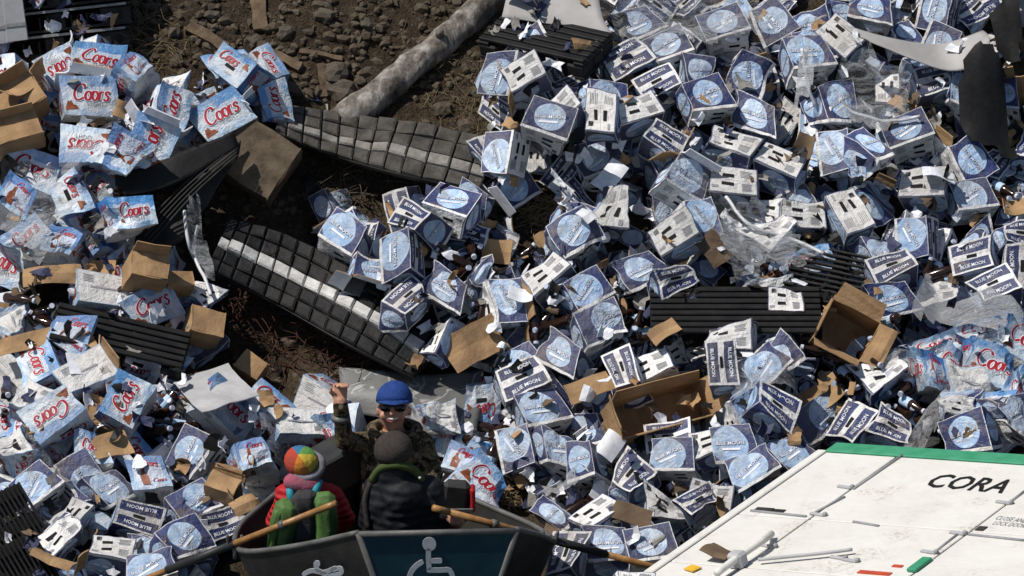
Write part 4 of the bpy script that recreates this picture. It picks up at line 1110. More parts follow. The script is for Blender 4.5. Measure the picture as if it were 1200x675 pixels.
# ------------------------------------------------------------------ boat
M['hull'] = simple('dark_grey_hull', (.014, .014, .0135), (.034, .033, .03), 6, .6, .3, .1)
M['rim'] = simple('worn_grey_rim', (.06, .06, .057), (.12, .12, .115), 10, .5, .35, .1)
M['teal'] = simple('dark_teal_panel', (.004, .028, .045), (.010, .045, .065), 7, .45, .35, .05)
M['sign_white'] = simple('pale_sign_paint', (.48, .50, .53), (.36, .38, .41), 20, .5, .3)
M['deck'] = simple('dark_boat_floor', (.03, .03, .03), (.06, .055, .05), 8, .8, .2)
M['seat'] = simple('black_vinyl', (.018, .018, .019), (.035, .034, .033), 8, .5, .3, .1)
M['red'] = simple('red_nylon', (.42, .018, .016), (.28, .012, .014), 16, .6, .25, .3, 20)
def make_boat():
    Lp = [at_z(420, 624, .05), at_z(345, 640, -.14), at_z(282, 645, -.27), at_z(280, 618, -.30), at_z(312, 588, -.30), at_z(352, 556, -.28), at_z(398, 522, -.24), at_z(414, 512, -.22)]
    Rp = [at_z(605, 620, .05), at_z(632, 627, -.10), at_z(650, 634, -.27), at_z(625, 616, -.30), at_z(570, 592, -.30), at_z(520, 568, -.28), at_z(455, 530, -.24), at_z(420, 513, -.22)]
    L = cat(Lp, 5); Rr = cat(Rp, 5); n = len(L); org = Vector((-.6, -2.7, -.9))
    root = parts_root('drift_boat', org, None, 'dark grey rowing boat with a teal stern panel, holding three people', 'boat')
    vs = []; fs = []
    cl = [(a+b)/2 for a, b in zip(L, Rr)]
    for i in range(n):
        w = (L[i]-Rr[i]).length; inn = min(.26, w*.42)
        d = (Rr[i]-L[i]).normalized() if w > 1e-3 else Vector((1, 0, 0))
        zb = -.90+(.10*max(0, 1-i/6)+.22*max(0, (i-n+8)/8))
        bl = L[i]+d*inn; bl.z = zb; br = Rr[i]-d*inn; br.z = zb
        ring = [L[i], L[i].lerp(bl, .5), bl, bl.lerp(br, .5), br, br.lerp(Rr[i], .5), Rr[i]]
        vs += [p-org for p in ring]
    for i in range(n-1):
        for k in range(6):
            a = i*7+k; fs.append((a, a+1, a+8, a+7))
    fs.append(tuple((n-1)*7+k for k in range(7)))
    hu = o = child('hull', mesh_from(vs, fs), root, M['hull']); md = o.modifiers.new('thickness', 'SOLIDIFY'); md.thickness = .018; md.offset = 0
    child('gunwale', tube_mesh([p-org for p in L], .016, 8), root, M['rim']); child('gunwale', tube_mesh([p-org for p in Rr], .016, 8), root, M['rim'])
    # floor
    child('floor', box_mesh(Vector((-.62, -2.6, -.78))-org, (.85, 1.2, .03), None, .005), root, M['deck'])
    # transom
    tl, tr = L[0], Rr[0]; ring = vs[:7]; bl, br = ring[2]+org, ring[4]+org
    nn = (tr-tl).cross(bl-tl).normalized()
    if nn.y > 0: nn = -nn
    V = []
    for off in (.006, .026):
        V += [tl+nn*off-org, tr+nn*off-org, br+nn*off-org, bl+nn*off-org]
    tm = child('transom', mesh_from(V, [(0, 1, 2, 3), (4, 7, 6, 5), (0, 4, 5, 1), (1, 5, 6, 2), (2, 6, 7, 3), (3, 7, 4, 0)]), root, M['teal'])
    for a, b in ((tl, tr), (tr, br), (tl, bl)):
        child('transom_frame', tube_mesh([a+nn*.02-org, b+nn*.02-org], .017, 8), tm, M['rim'])
    # access symbol and hull mark are laid on their panels
    def on_plane(name, strokes, discs, o_, n_, m_, th, par=None):
        n_ = n_.normalized()
        if n_.dot(FWD) > 0: n_ = -n_
        vs = []; fs = []
        V2, F2 = ribbon(strokes, th, 0, False, 0) if strokes else ([], [])
        for cx, cy, r in discs:
            b = len(V2); V2 += [(cx+r*math.cos(k*math.pi/8), cy+r*math.sin(k*math.pi/8)) for k in range(16)]; F2.append(tuple(range(b, b+16)))
        P = [at_plane(x, y, o_, n_) for x, y in V2]
        Vv = [p+n_*.006-org for p in P]+[p-n_*.002-org for p in P]; m = len(P)
        F = [tuple(f) for f in F2]
        me = mesh_from(Vv[:m], F)
        ob = child(name, me, par or root, m_); md = ob.modifiers.new('thickness', 'SOLIDIFY'); md.thickness = .004; md.offset = 0
    po = tl+nn*.030
    on_plane('access_symbol', [[(502, 642), (502, 655), (503, 667)], [(503, 656.5), (510, 656.5), (518, 656.5)], [(500, 667.5), (515, 667.5), (527, 668), (532, 680), (538, 688)],
             [(496, 657), (486, 664), (480, 675), (482, 690), (495, 700), (512, 700), (524, 690)]], [(503, 637, 8.2)], po, nn, M['sign_white'], 3.0, tm)
    hp = L[3]; n2 = (L[1]-L[6]).cross(vs[6*7+2]+org-L[6]).normalized()
    hm = (L[4]+vs[4*7+2]+org)/2
    n2 = (L[2]-L[6]).cross((vs[4*7+2]+org)-L[4]).normalized()
    on_plane('hull_mark', [[(355, 673), (366, 668), (380, 670), (395, 664)], [(370, 660), (374, 668), (386, 674)], [(388, 668), (399, 665), (400, 671), (384, 675)]], [(372, 660, 4)], L[4]-Vector((0, .035, 0)), n2, M['sign_white'], 2.6, hu)
    # seats
    for nm, px, py, yy in (('seat', 365, 640, -2.68), ('seat', 470, 640, -2.86)):
        p = at_y(px, py, yy); p.z = -.42
        st_ = child('seat', jit(box_mesh(p-org, (.40, .34, .09), None, .03), .01), root, M['seat'])
        child('seat_post', tube_mesh([Vector((p.x, p.y, -.45))-org, Vector((p.x, p.y, -.78))-org], .05, 10), st_, M['rim'])
    for p, s in ((at_z(275, 637, -.25), -1), (at_z(645, 632, -.25), 1)):
        ol = child('oarlock', tube_mesh(cat([p+Vector((-.04, 0, .05))-org, p+Vector((-.03, 0, -.01))-org, p+Vector((.0, 0, -.03))-org, p+Vector((.03, 0, -.01))-org, p+Vector((.04, 0, .05))-org], 4), .009, 8), root, M['rim'])
        child('oarlock_post', tube_mesh([p+Vector((0, 0, -.03))-org, p+Vector((0, 0, -.09))-org], .012, 8), ol, M['rim'])
    # side box in the bow
    p = at_y(392, 545, -2.05); child('bow_locker', jit(box_mesh(p-org, (.30, .22, .22), Matrix.Rotation(.5, 3, 'Z') @ Matrix.Rotation(-.3, 3, 'Y'), .012), .004), root, M['seat'])
    LAND.append(('the boat', 330, 640)); LAND.append(('the boat stern', 600, 640))
make_boat()
def make_oar(label, a, lock, out, segs):
    root = parts_root('oar', lock, None, label, 'oar', 'oars of the boat')
    names = {'w': ('wooden_shaft', M['oar_wood']), 'b': ('black_sleeve', M['seat'])}
    ln = (out-a).length; d = (out-a).normalized()
    for t0, t1, k in segs:
        r = .018 if k == 'w' else .023
        child(names[k][0], tube_mesh([a+d*(ln*t0)-lock, a+d*(ln*t1)-lock], r, 12), root, names[k][1])
    child('grip', tube_mesh([a-d*.10-lock, a-lock], .019, 10), root, M['oar_wood'])
    child('ring', tube_mesh([a+d*(.42*ln*segs[0][1])-lock, a+d*(.42*ln*segs[0][1]+.03)-lock], .026, 12), root, M['rim'])
    x = d.cross(Vector((0, 0, 1))).normalized()
    bl = out+d*.30
    Rm = Matrix((d, x, d.cross(x))).transposed()
    child('blade', box_mesh(out+d*.28-lock, (.6, .15, .022), Rm, .008), root, M['oar_wood'])
a = at_y(376, 597, -2.98); lk = at_z(275, 637, -.25); make_oar('oar on the left of the boat, its shaft crossing the green backpack', a, lk, lk+(lk-a)*1.9, [(0, .345, 'w'), (.345, .62, 'b'), (.62, 1, 'w')])
a = at_y(526, 600, -3.02); lk = at_z(645, 632, -.25); make_oar('oar reaching from the boat right across the trailer corner', a, lk, lk+(lk-a)*1.55, [(0, .39, 'w'), (.39, .61, 'b'), (.61, 1, 'w')])

# ------------------------------------------------------------------ people
def make_body(caps, mats, voxel=.011, smooth=4, wrk=.012):
    bm = bmesh.new()
    for p0, p1, r0, r1, mi in caps:
        p0, p1 = Vector(p0), Vector(p1); n = max(2, int((p1-p0).length/(min(r0, r1)*.45))+1)
        for k in range(n):
            t = k/(n-1); bmesh.ops.create_icosphere(bm, subdivisions=2, radius=r0+(r1-r0)*t, matrix=Matrix.Translation(p0.lerp(p1, t)))
    me = bm_mesh(bm); ob = bpy.data.objects.new('tmp', me); COL.objects.link(ob)
    md = ob.modifiers.new('r', 'REMESH'); md.mode = 'VOXEL'; md.voxel_size = voxel; md.adaptivity = 0
    ms = ob.modifiers.new('s', 'SMOOTH'); ms.iterations = smooth; ms.factor = .5
    dg = bpy.context.evaluated_depsgraph_get(); out = bpy.data.meshes.new_from_object(ob.evaluated_get(dg))
    bpy.data.objects.remove(ob); bpy.data.meshes.remove(me)
    nP = len(out.polygons); C = np.zeros(nP*3); out.polygons.foreach_get('center', C); C = C.reshape(-1, 3)
    best = np.full(nP, 9.); idx = np.zeros(nP, int)
    for p0, p1, r0, r1, mi in caps:
        a = np.array(p0); d = np.array(p1)-a; L2 = max(1e-9, d.dot(d)); t = np.clip((C-a) @ d/L2, 0, 1)
        dist = np.linalg.norm(C-(a+t[:, None]*d), axis=1)-(r0+(r1-r0)*t)
        m_ = dist < best; best = np.where(m_, dist, best); idx = np.where(m_, mi, idx)
    for v in out.vertices: v.co += noise.noise_vector(v.co*9)*wrk+noise.noise_vector(v.co*22)*wrk*.5
    out.materials.clear()
    for m in mats: out.materials.append(m)
    out.polygons.foreach_set('material_index', idx.astype(np.int32)); out.polygons.foreach_set('use_smooth', np.ones(nP, bool))
    return out
def mat_camo():
    m = NT('camouflage_cloth'); P = m.tc.outputs['Object']
    a = m.noise(16, P, 3, .6, .6); b = m.noise(26, P, 2, .5, .5)
    c = m.ramp(a, [(.0, (.012, .010, .008)), (.44, (.045, .036, .022)), (.53, (.115, .088, .052)), (.62, (.022, .02, .014))], 'CONSTANT')
    c = m.mix(m.ramp(b, [(.56, 0.0), (.6, 1.0)], 'LINEAR'), c, (.15, .12, .08))
    m.bump(m.noise(9, P, 4), .5, .03); return m.fin(c, .85, .15)
M['camo'] = mat_camo()
M['skin'] = simple('skin', (.46, .25, .17), (.36, .17, .11), 22, .5, .35, .05)
M['cap_blue'] = simple('blue_cap_cloth', (.018, .05, .20), (.012, .035, .13), 20, .8, .15, .3, 60)
M['glasses'] = simple('dark_lenses', (.006, .006, .007), None, 5, .12, .5)
M['teeth'] = simple('teeth', (.7, .68, .62), None, 10, .4, .3)
M['lip'+'skin'] = simple('lips', (.30, .08, .07), None, 20, .5, .3)
def mat_quilt():
    m = NT('black_quilted_jacket'); w = m.n('ShaderNodeTexWave'); w.inputs['Scale'].default_value = 6.5; w.inputs['Distortion'].default_value = 1.5; w.bands_direction = 'Z'
    m.put(w.inputs[0], m.tc.outputs['Object']); m.bump(m.math('ADD', m.math('MULTIPLY', w.outputs[1], .35), m.noise(9, None, 4)), .35, .03); return m.fin((.010, .0105, .013), .65, .2)
M['quilt'] = mat_quilt()
def mat_rquilt():
    m = NT('red_quilted_jacket'); w = m.n('ShaderNodeTexWave'); w.inputs['Scale'].default_value = 8; w.bands_direction = 'Z'; w.inputs['Distortion'].default_value = 1
    m.put(w.inputs[0], m.tc.outputs['Object']); m.bump(m.math('ADD', m.math('MULTIPLY', w.outputs[1], .6), m.noise(9, None, 4)), .5, .03); return m.fin((.36, .012, .015), .6, .25)
M['rquilt'] = mat_rquilt()
M['beanie'] = simple('brown_grey_knit', (.035, .03, .028), (.05, .042, .038), 40, .9, .1, .4, 90)
M['trousers'] = simple('dark_trousers', (.03, .03, .032), None, 12, .85, .15)
M['collar_green'] = simple('olive_strap', (.06, .085, .025), (.045, .06, .02), 15, .8, .15)
M['pack_green'] = simple('green_pack_nylon', (.085, .17, .045), (.045, .095, .026), 9, .65, .25, .35, 14)
M['pack_dark'] = simple('charcoal_pack_mesh', (.03, .03, .032), (.05, .05, .052), 30, .8, .2, .3, 60)
M['teal_strap'] = simple('teal_strap', (.02, .25, .32), None, 12, .6, .25)
M['pink'] = simple('pink_grey_scarf', (.32, .07, .11), (.16, .10, .12), 14, .9, .1, .5, 25)
M['hair_grey'] = simple('grey_hood_cloth', (.22, .21, .23), (.13, .12, .14), 14, .9, .1, .4, 30)
def mat_rainbow():
    m = NT('rainbow_cap_cloth'); g = m.n('ShaderNodeTexGradient', gradient_type='RADIAL'); m.put(g.inputs[0], m.tc.outputs['Object'])
    c = m.ramp(g.outputs['Fac'], [(0, (.36, .05, .03)), (.16, (.48, .18, .03)), (.33, (.5, .38, .05)), (.5, (.10, .24, .06)), (.66, (.03, .14, .26)), (.82, (.36, .05, .03))], 'CONSTANT')
    m.bump(m.noise(30, None, 4), .5, .02); return m.fin(m.mix(m.ramp(m.noise(18, None, 5), [(.4, 0.0), (.8, .6)]), c, (.08, .07, .06)), .9, .1)
M['rainbow'] = mat_rainbow()
def dome(center, r, axis, sz=1.0, frac=.5, seg=20, rings=8):
    """part of a sphere about an axis"""
    bm = bmesh.new(); ax = Vector(axis).normalized(); a = ax.orthogonal().normalized(); b = ax.cross(a); R_ = []
    for i in range(rings+1):
        th = i/rings*math.pi*frac
        R_.append([bm.verts.new(Vector(center)+ax*(r*sz*math.cos(th))+(a*math.cos(k*2*math.pi/seg)+b*math.sin(k*2*math.pi/seg))*(r*math.sin(th))) for k in range(seg)] if i else [bm.verts.new(Vector(center)+ax*r*sz)])
    for k in range(seg): bm.faces.new((R_[0][0], R_[1][k], R_[1][(k+1) % seg]))
    for i in range(1, rings):
        for k in range(seg): bm.faces.new((R_[i][k], R_[i+1][k], R_[i+1][(k+1) % seg], R_[i][(k+1) % seg]))
    return bm_mesh(bm, smooth=True)
def solid(o, t):
    md = o.modifiers.new('thickness', 'SOLIDIFY'); md.thickness = t; md.offset = 0; return o
def hand_caps(wrist, palm_dir, side, fdir, mi, curl=.5, s=1.0):
    """palm with four fingers and a thumb"""
    w = Vector(wrist); d = Vector(palm_dir).normalized(); sd = Vector(side).normalized(); f = Vector(fdir).normalized()
    C = []
    for k in (-1, -.33, .33, 1):
        C.append((w+sd*(.022*k*s), w+d*.085*s+sd*(.030*k*s), .020*s, .016*s, mi))
        ln = (.060, .078, .074, .066)[int((k+1.01)*1.5)]*s
        b = w+d*.088*s+sd*(.031*k*s); m = b+(d*(1-curl)+f*curl).normalized()*ln*.55; t = m+(d*(1-2*curl)+f*1.4*curl).normalized()*ln*.5
        C += [(b, m, .0105*s, .0095*s, mi), (m, t, .0095*s, .008*s, mi)]
    tb = w+d*.025*s-sd*.028*s; tm = tb+(d*.6-sd*.6+f*.4).normalized()*.045*s; tt = tm+(d*.7+f*.5).normalized()*.035*s
    return C+[(tb, tm, .013*s, .011*s, mi), (tm, tt, .011*s, .009*s, mi)]
def person_camo():
    Y = -2.08; q = lambda x, y, d=0.0: at_y(x, y, Y+d)
    base = q(462, 600); base.z = -.80
    rel = lambda x, y, d=0.0: q(x, y, d)-base
    CL, SK = 0, 1
    caps = [(rel(462, 470), rel(461, 478), .088, .088, SK), (rel(460, 484, -.03), rel(459.5, 495, -.035), .066, .048, SK), (rel(460, 489, .02), rel(460, 486, .02), .07, .07, SK),
            (rel(459.5, 478, -.085), rel(459, 485, -.105), .010, .016, SK), (rel(449, 487, -.07), rel(449, 488, -.07), .022, .022, SK), (rel(470, 487, -.07), rel(470, 488, -.07), .022, .022, SK),
            (rel(443, 480, .01), rel(443, 485, .01), .016, .014, SK), (rel(480, 480, .01), rel(480, 485, .01), .016, .014, SK),
            (rel(461, 498, .02), rel(463, 515, .03), .058, .062, SK),
            (rel(432, 519), rel(494, 519), .072, .072, CL), (rel(446, 530), rel(446, 590), .115, .12, CL), (rel(478, 530), rel(478, 590), .115, .12, CL), (rel(462, 530, -.02), rel(462, 595, -.03), .13, .13, CL),
            (rel(431, 519), rel(404, 517, -.06), .066, .056, CL), (rel(404, 517, -.06), rel(399, 476, -.12), .056, .044, CL), (rel(399, 478, -.12), rel(398.5, 470, -.125), .030, .028, SK),
            (rel(495, 520), rel(508, 556, -.04), .066, .056, CL), (rel(508, 556, -.04), rel(486, 588, -.22), .054, .042, CL), (rel(486, 588, -.22), rel(482, 592, -.26), .03, .03, SK),
            (rel(446, 598), rel(436, 606, -.42), .095, .075, CL), (rel(478, 598), rel(484, 606, -.42), .095, .075, CL), (rel(436, 606, -.42), rel(436, 670, -.40), .07, .05, CL), (rel(484, 606, -.42), rel(484, 670, -.40), .07, .05, CL)]
    caps += hand_caps(rel(398.5, 470, -.125), UP, RIGHT, Vector((.3, -1, .1)), SK, .62, .95)
    caps += hand_caps(rel(482, 592, -.26), Vector((-.4, -.8, -.3)), RIGHT, Vector((0, -.2, -1)), SK, .5, .9)
    root = link('person', make_body(caps, [M['camo'], M['skin']], .0085, 3, .004)); root.location = base
    tag(root, 'person in camouflage jacket and blue cap, smiling with one raised hand', 'person')
    # cap
    cc = rel(462.5, 469.5, .005); axis = UP+Vector((.02, .05, 0))
    cp = child('cap', jit(dome(cc, .1, axis, 1.05, .52), .006), root, M['cap_blue']); solid(cp, .006)
    V = []; F = []
    for i in range(9):
        a_ = math.pi*(i/8-.5); dx = math.sin(a_); dy = -math.cos(a_)
        fw = -FWD; V += [cc+RIGHT*(dx*.094)-fw*(dy*.094)+UP*.004, cc+RIGHT*(dx*.098)-fw*(dy*.15)+UP*(-.022+.012*abs(dx))]
    F = [(2*i, 2*i+1, 2*i+3, 2*i+2) for i in range(8)]
    br = child('cap_brim', mesh_from(V, F, smooth=True), cp, M['cap_blue']); solid(br, .006)
    # sunglasses
    fr = child('sunglass_frame', tube_mesh(cat([rel(443, 477, -.0), rel(447, 476, -.075), rel(460.5, 476, -.105), rel(474, 476, -.075), rel(479, 477, 0)], 4), .006, 6), root, M['glasses'])
    for dx in (-8, 8):
        e = rel(460.5+dx, 478.5, -.085); bm = bmesh.new(); bmesh.ops.create_uvsphere(bm, u_segments=14, v_segments=8, radius=1, matrix=Matrix.Translation(e) @ Matrix.Diagonal((.034, .016, .023, 1)))
        child('sunglass_lens', bm_mesh(bm, smooth=True), fr, M['glasses'])
    # smile
    child('lips', tube_mesh(cat([rel(451, 488, -.072), rel(455, 493, -.088), rel(460, 494.5, -.094), rel(465, 493, -.088), rel(469, 488, -.072)], 4), [.006]*16+[.006], 8), root, M['lipskin'])
    child('teeth', tube_mesh(cat([rel(452.5, 488.6, -.076), rel(460, 491.3, -.094), rel(467.5, 488.6, -.076)], 5), .0072, 8), root, M['teeth'])
    # hood and collar
    child('hood', tube_mesh(cat([rel(450, 521, -.10), rel(438, 509, -.05), rel(438, 500, .04), rel(462, 494, .11), rel(487, 500, .04), rel(486, 509, -.05), rel(470, 523, -.10)], 5), .032, 10), root, M['camo'])
    child('jacket_zip', tube_mesh(cat([rel(460, 522, -.135), rel(460, 545, -.155), rel(461, 580, -.165)], 4), .006, 6), root, M['black_ink'])
    child('wrist_strap', tube_mesh([rel(399, 492, -.118), rel(399.3, 487, -.119)], .052, 12), root, M['rim'])
    # legs end in boots
    for x in (436, 484): child('boot', jit(box_mesh(rel(x, 672, -.46), (.10, .26, .10), None, .03), .004), root, M['seat'])
    LAND.append(('the camouflage man', 460, 500))
def person_black():
    Y = -2.86; q = lambda x, y, d=0.0: at_y(x, y, Y+d)
    base = q(470, 650); base.z = -.80
    rel = lambda x, y, d=0.0: q(x, y, d)-base
    CL, SK, TR_ = 0, 1, 2
    caps = [(rel(461, 524), rel(461, 529), .084, .086, SK), (rel(461, 535, .05), rel(461, 539, .05), .06, .055, SK), (rel(461, 528, .09), rel(461, 534, .10), .014, .014, SK), (rel(462, 545, .01), rel(463, 552, .0), .06, .07, SK),
            (rel(443, 572), rel(504, 574), .082, .082, CL), (rel(450, 588), rel(452, 632), .12, .13, CL), (rel(495, 588), rel(494, 632), .12, .13, CL), (rel(472, 580, -.03), rel(472, 632, -.02), .14, .14, CL), (rel(460, 553), rel(466, 570), .10, .13, CL),
            (rel(441, 574), rel(430, 612, .05), .068, .056, CL), (rel(430, 612, .05), rel(440, 612, .30), .05, .042, CL),
            (rel(506, 576), rel(517, 612, .03), .068, .056, CL), (rel(517, 612, .03), rel(524, 603, -.08), .05, .042, CL),
            (rel(455, 640), rel(448, 636, .45), .09, .07, TR_), (rel(490, 640), rel(497, 636, .45), .09, .07, TR_), (rel(448, 636, .45), rel(448, 690, .42), .06, .05, TR_), (rel(497, 636, .45), rel(497, 690, .42), .06, .05, TR_)]
    caps += hand_caps(rel(524, 603, -.09), Vector((.5, -.8, .0)), Vector((0, .2, 1)), Vector((.6, .5, -.3)), SK, .7, .85)
    caps += hand_caps(rel(440, 612, .31), Vector((.0, .9, -.2)), RIGHT, Vector((0, .2, -1)), SK, .6, .85)
    root = link('person', make_body(caps, [M['quilt'], M['skin'], M['trousers']], .010, 4)); root.location = base
    tag(root, 'person in black quilted jacket seen from behind, rowing', 'person')
    cp = child('knit_hat', jit(dome(rel(461, 527, -.005), .095, Vector((0, -.15, 1)), .95, .62), .014), root, M['beanie']); solid(cp, .010)
    child('collar', tube_mesh(cat([rel(436, 563, -.03), rel(446, 549, -.06), rel(464, 545, -.085), rel(484, 550, -.06), rel(494, 562, -.03)], 5), .022, 8), root, M['collar_green'])
    child('vest_strap', tube_mesh(cat([rel(436, 563, -.03), rel(428, 585, -.07), rel(432, 620, -.10)], 5), .016, 8), root, M['beanie'])
    bm = bmesh.new(); bmesh.ops.create_icosphere(bm, subdivisions=2, radius=.008, matrix=Matrix.Translation(rel(492, 560, -.095))); child('jacket_badge', bm_mesh(bm), root, M['sign_white'])
    LAND.append(('the black jacket', 470, 590))
def person_red():
    Y = -2.66; q = lambda x, y, d=0.0: at_y(x, y, Y+d)
    base = q(362, 650); base.z = -.80
    rel = lambda x, y, d=0.0: q(x, y, d)-base
    CL, SK, TR_ = 0, 1, 2
    caps = [(rel(356, 541), rel(357, 546), .082, .084, SK), (rel(358, 552, .05), rel(358, 555, .05), .055, .052, SK), (rel(357, 545, .09), rel(357, 550, .1), .013, .013, SK), (rel(357, 560), rel(358, 570), .058, .066, SK),
            (rel(338, 582), rel(388, 582), .075, .075, CL), (rel(345, 595), rel(347, 640), .11, .12, CL), (rel(378, 595), rel(378, 640), .11, .12, CL), (rel(362, 590), rel(362, 640), .13, .13, CL), (rel(358, 568), rel(361, 580), .08, .11, CL),
            (rel(390, 583), rel(404, 606, .02), .066, .058, CL), (rel(404, 606, .02), rel(396, 622, .22), .054, .044, CL), (rel(336, 584), rel(322, 612, .06), .064, .056, CL), (rel(322, 612, .06), rel(332, 622, .26), .052, .044, CL),
            (rel(348, 645), rel(344, 640, .42), .09, .07, TR_), (rel(378, 645), rel(382, 640, .42), .09, .07, TR_), (rel(344, 640, .42), rel(344, 690, .4), .06, .05, TR_), (rel(382, 640, .42), rel(382, 690, .4), .06, .05, TR_)]
    caps += hand_caps(rel(396, 622, .23), Vector((-.1, .9, -.2)), RIGHT, Vector((0, .2, -1)), SK, .6, .85)
    caps += hand_caps(rel(332, 622, .27), Vector((.1, .9, -.2)), RIGHT, Vector((0, .2, -1)), SK, .6, .85)
    root = link('person', make_body(caps, [M['rquilt'], M['skin'], M['trousers']], .010, 4)); root.location = base
    tag(root, 'person in red quilted jacket and rainbow cap seen from behind', 'person')
    o = link('cap', jit(dome((0, 0, 0), .088, (0, 0, 1), .86, .55), .014), root, M['rainbow']); o.location = rel(353, 541, -.02); o.rotation_euler = (rad(38), rad(-12), 0); solid(o, .006)
    child('hood', tube_mesh(cat([rel(366, 532, .02), rel(376, 540, -.02), rel(374, 553, -.06), rel(360, 560, -.09), rel(346, 556, -.07)], 5), [.024]*20+[.02], 10), root, M['hair_grey'])
    bm = bmesh.new(); bmesh.ops.create_icosphere(bm, subdivisions=4, radius=1, matrix=Matrix.Translation(rel(355, 566, -.06)) @ Matrix.Diagonal((.10, .07, .065, 1)))
    child('scarf', jit(bm_mesh(bm, smooth=True), .02), root, M['pink'])
    # backpack
    pk = empty('backpack', base); tag(pk, 'green backpack with charcoal centre worn over the red jacket', 'backpack')
    def lump(nm, x, y, d, s, m_, rz=0, j=.022):
        bm = bmesh.new(); bm_box(bm, (0, 0, 0), s, None, min(s)*.3); bmesh.ops.subdivide_edges(bm, edges=bm.edges, cuts=3, use_grid_fill=True)
        bmesh.ops.transform(bm, matrix=Matrix.Translation(rel(x, y, d)) @ Matrix.Rotation(rz, 4, 'Y'), verts=bm.verts)
        return child(nm, jit(bm_mesh(bm, smooth=True), j, x), pk, m_)
    lump('back_panel', 357, 610, -.17, (.13, .10, .36), M['pack_dark'])
    lump('side_pocket', 334, 618, -.18, (.12, .12, .34), M['pack_green'], .12); lump('side_pocket', 381, 612, -.18, (.13, .12, .34), M['pack_green'], -.06)
    lump('side_pocket', 322, 624, -.19, (.05, .10, .28), M['pack_green'], .2)
    lump('top_lid', 357, 586, -.15, (.16, .10, .08), M['pack_dark'])
    for pts in ([rel(366, 588, -.13), rel(370, 574, -.12), rel(374, 564, -.06)], [rel(342, 590, -.13), rel(340, 577, -.12), rel(340, 572, -.03)]):
        child('shoulder_strap', tube_mesh(cat(pts, 4), .022, 8), pk, M['teal_strap'])
    LAND.append(('the rainbow cap', 352, 538))
person_camo(); person_black(); person_red()
# life vest lying by the right oar
def vest():
    p = at_y(533, 588, -2.62); root = parts_root('life_vest', p, None, 'black life vest with red edges beside the right oar handle', 'life vest')
    child('front_panel', jit(box_mesh((0, 0, 0), (.16, .08, .26), Matrix.Rotation(.1, 3, 'Y'), .03), .012), root, M['seat'])
    for x in (-.095, .095):
        child('red_edge', jit(box_mesh((x, .0, .02), (.03, .085, .15), None, .012), .01), root, M['red'])
    child('buckle_strap', box_mesh((.0, -.048, -.03), (.2, .012, .025), None, .003), root, M['rim'])
vest()
def blur(A, n):
    for _ in range(n): A = (np.roll(A, 1, 0)+np.roll(A, -1, 0)+np.roll(A, 1, 1)+np.roll(A, -1, 1)+A)/5
    return A
# ------------------------------------------------------------------ loose bottles, scraps, stones, twigs, film
HB = blur(H.copy(), 60)
def bottle_mesh():
    prof = [(0, 0), (.029, 0), (.0305, .006), (.0305, .125), (.027, .145), (.015, .178), (.0135, .215), (.0135, .224)]
    bm = bmesh.new(); seg = 12; rings = []
    for r, z in prof[1:]:
        rings.append([bm.verts.new((r*math.cos(k*2*math.pi/seg), r*math.sin(k*2*math.pi/seg), z-.11)) for k in range(seg)])
    for a, b in zip(rings, rings[1:]):
        for k in range(seg): bm.faces.new((a[k], a[(k+1) % seg], b[(k+1) % seg], b[k]))
    bm.faces.new(list(reversed(rings[0]))); bm.faces.new(rings[-1])
    return bm_mesh(bm, smooth=True)
def ringm(r0, r1, z0, z1, seg=12):
    bm = bmesh.new(); a = []; b = []
    for k in range(seg):
        c, s = math.cos(k*2*math.pi/seg), math.sin(k*2*math.pi/seg); a.append(bm.verts.new((r0*c, r0*s, z0-.11))); b.append(bm.verts.new((r1*c, r1*s, z1-.11)))
    for k in range(seg): bm.faces.new((a[k], a[(k+1) % seg], b[(k+1) % seg], b[k]))
    bm.faces.new(b); return bm_mesh(bm, smooth=False)
BM_ = bottle_mesh(); BM_.materials.append(M['glass'])
BC_ = ringm(.0165, .0155, .214, .229); BC_.materials.append(M['cap'])
BL_ = ringm(.0312, .0312, .035, .11); BL_.materials.append(M['rope_blue'])
def bottle(px, py, label, perc=25):
    d = Vector((RNG.uniform(-1, 1), RNG.uniform(-1, .4), RNG.uniform(-.25, .9))).normalized()
    a = d.orthogonal().normalized(); R = Matrix((a, d.cross(a), d)).transposed()
    p = drop(px, py, R, (.03, .03, .112), perc)
    o = link('beer_bottle', BM_); o.matrix_world = Matrix.Translation(p) @ R.to_4x4()
    link('bottle_cap', BC_, o)
    if RNG.random() < .4: link('paper_label', BL_, o)
    o['label'] = label; return o
ORD_L = ['second', 'third', 'fourth', 'fifth', 'sixth', 'seventh', 'eighth', 'ninth']
BZ = [((620, 362), 26, 9, 'loose brown bottle in the dark hollow right of the flat brown cardboard'), ((195, 172), 20, 6, 'loose brown bottle beside the open carton under the curled black panel'),
      ((745, 395), 24, 8, 'loose brown bottle left of the flat black pallet'), ((45, 372), 26, 7, 'loose brown bottle at the left edge above the script cartons'), ((25, 480), 22, 7, 'loose brown bottle at the left edge below the script cartons'),
      ((195, 480), 30, 9, 'loose brown bottle between the script cartons and the grey slip sheet'), ((1010, 440), 34, 9, 'loose brown bottle below the open brown box'), ((1090, 330), 30, 8, 'loose brown bottle above the milky film at right'),
      ((725, 590), 40, 8, 'loose brown bottle in the hollow right of the boat'), ((560, 308), 26, 8, 'loose brown bottle right of the upright navy carton'), ((1170, 235), 20, 5, 'loose brown bottle at the right edge'),
      ((900, 290), 30, 6, 'loose brown bottle under the film in the middle right'), ((585, 520), 20, 5, 'loose brown bottle above the straw patch'), ((130, 240), 16, 4, 'loose brown bottle beside the small script carton'), ((1060, 470), 40, 8, 'loose brown bottle among crushed cartons above the trailer')]
